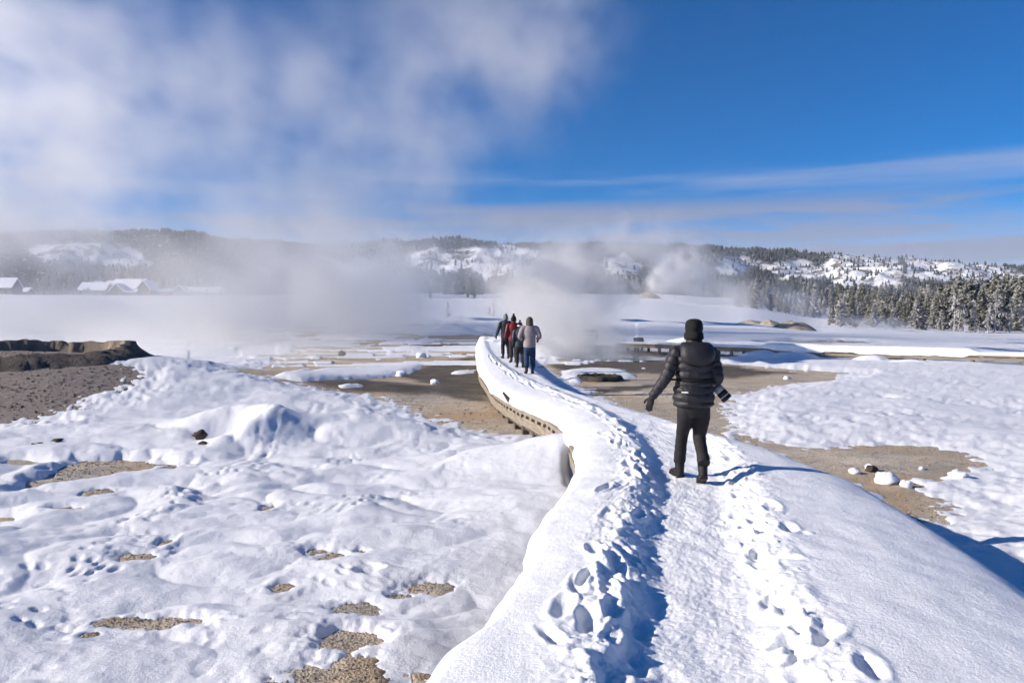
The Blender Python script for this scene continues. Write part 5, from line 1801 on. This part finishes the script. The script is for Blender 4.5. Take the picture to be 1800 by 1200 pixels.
G_ = .6
steam('steam', 'large pale steam cloud billowing up from the left springs', (-116, 37, -1.4), (18, 118, 40), (340, 46, 120),
      puffs([(-280, 300, 78, 190, 190, 30, 1.2), (-560, 300, 78, 220, 200, 30, 1.2), (20, 320, 78, 190, 170, 24, .85), (-60, 130, 78, 200, 190, 24, .60), (190, 120, 78, 210, 150, 24, .55), (380, 200, 78, 120, 130, 22, .26),  # first two puffs: out of view to the left, added to shade the plain
             (470, 540, 72, 190, 95, 26, 1.1), (610, 540, 70, 150, 70, 18, .8), (770, 525, 74, 150, 70, 18, .30), (330, 600, 60, 220, 38, 14, 1.4), (120, 588, 66, 280, 38, 18, 1.5), (250, 560, 82, 340, 36, 22, 1.5), (30, 560, 78, 260, 44, 22, 1.3), (600, 580, 60, 130, 40, 12, .7),
             (520, 440, 76, 150, 110, 20, .60), (650, 490, 76, 170, 90, 20, .50), (640, 200, 78, 190, 110, 22, .38), (850, 90, 78, 190, 120, 22, .55), (980, 30, 78, 110, 120, 20, .42), (740, 300, 78, 160, 120, 20, .28), (500, 310, 78, 120, 130, 20, .36),
             (60, 440, 78, 140, 50, 22, .25), (330, 626, 44, 190, 26, 6, 1.5), (150, 620, 47, 160, 24, 6, 1.3), (540, 622, 43, 130, 24, 4.5, 1.0), (700, 620, 44, 120, 30, 4, .12)], .15, 501, 3.4), .13, G_)
steam('steam', 'steam rising from the pool right of the walkers', (-3, 36, -1.4), (16, 68, 10), (126, 60, 84),
      puffs([(965, 555, 49, 75, 62, 7.5, 1.0), (1010, 600, 47, 80, 36, 6.0, .9), (890, 520, 52, 50, 38, 6, .55), (1050, 520, 51, 80, 60, 7, .36), (960, 470, 52, 120, 50, 8, .42), (1060, 602, 45, 50, 26, 4, .35), (1100, 440, 53, 120, 60, 8, .22)], .45, 531, 1.3), .78, .5)
steam('steam', 'drifting veils of steam before the far hills', (-235, 220, -4), (190, 375, 62), (240, 40, 70),
      puffs([(120, 548, 320, 280, 16, 34, 1.6), (420, 545, 320, 200, 18, 34, 1.3), (620, 545, 310, 120, 16, 30, .7), (1200, 455, 330, 60, 40, 16, 1.0), (1190, 500, 325, 80, 45, 20, .9), (1250, 500, 320, 70, 60, 20, .6), (1120, 430, 320, 130, 36, 22, .45), (1180, 545, 290, 110, 26, 22, .6),
             (960, 440, 320, 110, 40, 25, .45), (760, 475, 320, 150, 50, 30, .50), (600, 470, 320, 140, 70, 30, 1.2), (1330, 535, 275, 110, 40, 20, 1.5), (1230, 540, 280, 90, 34, 18, .7), (1440, 490, 330, 40, 30, 12, .2),
             (1590, 470, 330, 26, 36, 10, .9), (1560, 500, 330, 34, 22, 10, .7), (1620, 440, 330, 26, 16, 8, .5)], .06, 561, 7.0), .06, G_)
steam('steam', 'bright white plume of the erupting geyser', (50, 318, 2), (88, 344, 44), (90, 40, 96),
      puffs([(1142, 520, 330, 10, 12, 3, 1.6), (1150, 503, 330, 16, 16, 4, 1.5), (1163, 485, 330, 20, 18, 5, 1.1), (1180, 468, 331, 26, 20, 6, .7), (1205, 452, 331, 36, 22, 7, .32), (1225, 470, 332, 36, 34, 7, .18)], .22, 571, 2.2), .3, .0)
steam('steam', 'thin low steam curling before the pine stand', (60, 150, -5), (130, 184, 6), (80, 30, 24),
      puffs([(1540, 566, 170, 50, 10, 8, 1.0), (1560, 575, 165, 24, 14, 6, .8), (1470, 560, 172, 30, 14, 8, .5)], .16, 591, 1.5), .12, G_)

# ------------------------------------------------------------------ air between here and the hills
hz = MB().box((-4200, -300, -7), (4200, 3600, 226)).build('haze', None)
mh = bpy.data.materials.new('haze'); mh.use_nodes = True; mh.node_tree.nodes.clear()
_o = mh.node_tree.nodes.new('ShaderNodeOutputMaterial'); _v = mh.node_tree.nodes.new('ShaderNodeVolumePrincipled')
_v.inputs['Density'].default_value = .00008; _v.inputs['Color'].default_value = (.93, .95, 1, 1); _v.inputs['Anisotropy'].default_value = .3
mh.node_tree.links.new(_v.outputs[0], _o.inputs['Volume'])
hz.data.materials.append(mh)
tag(hz, 'thin pale haze in the cold air', None, kind='stuff')
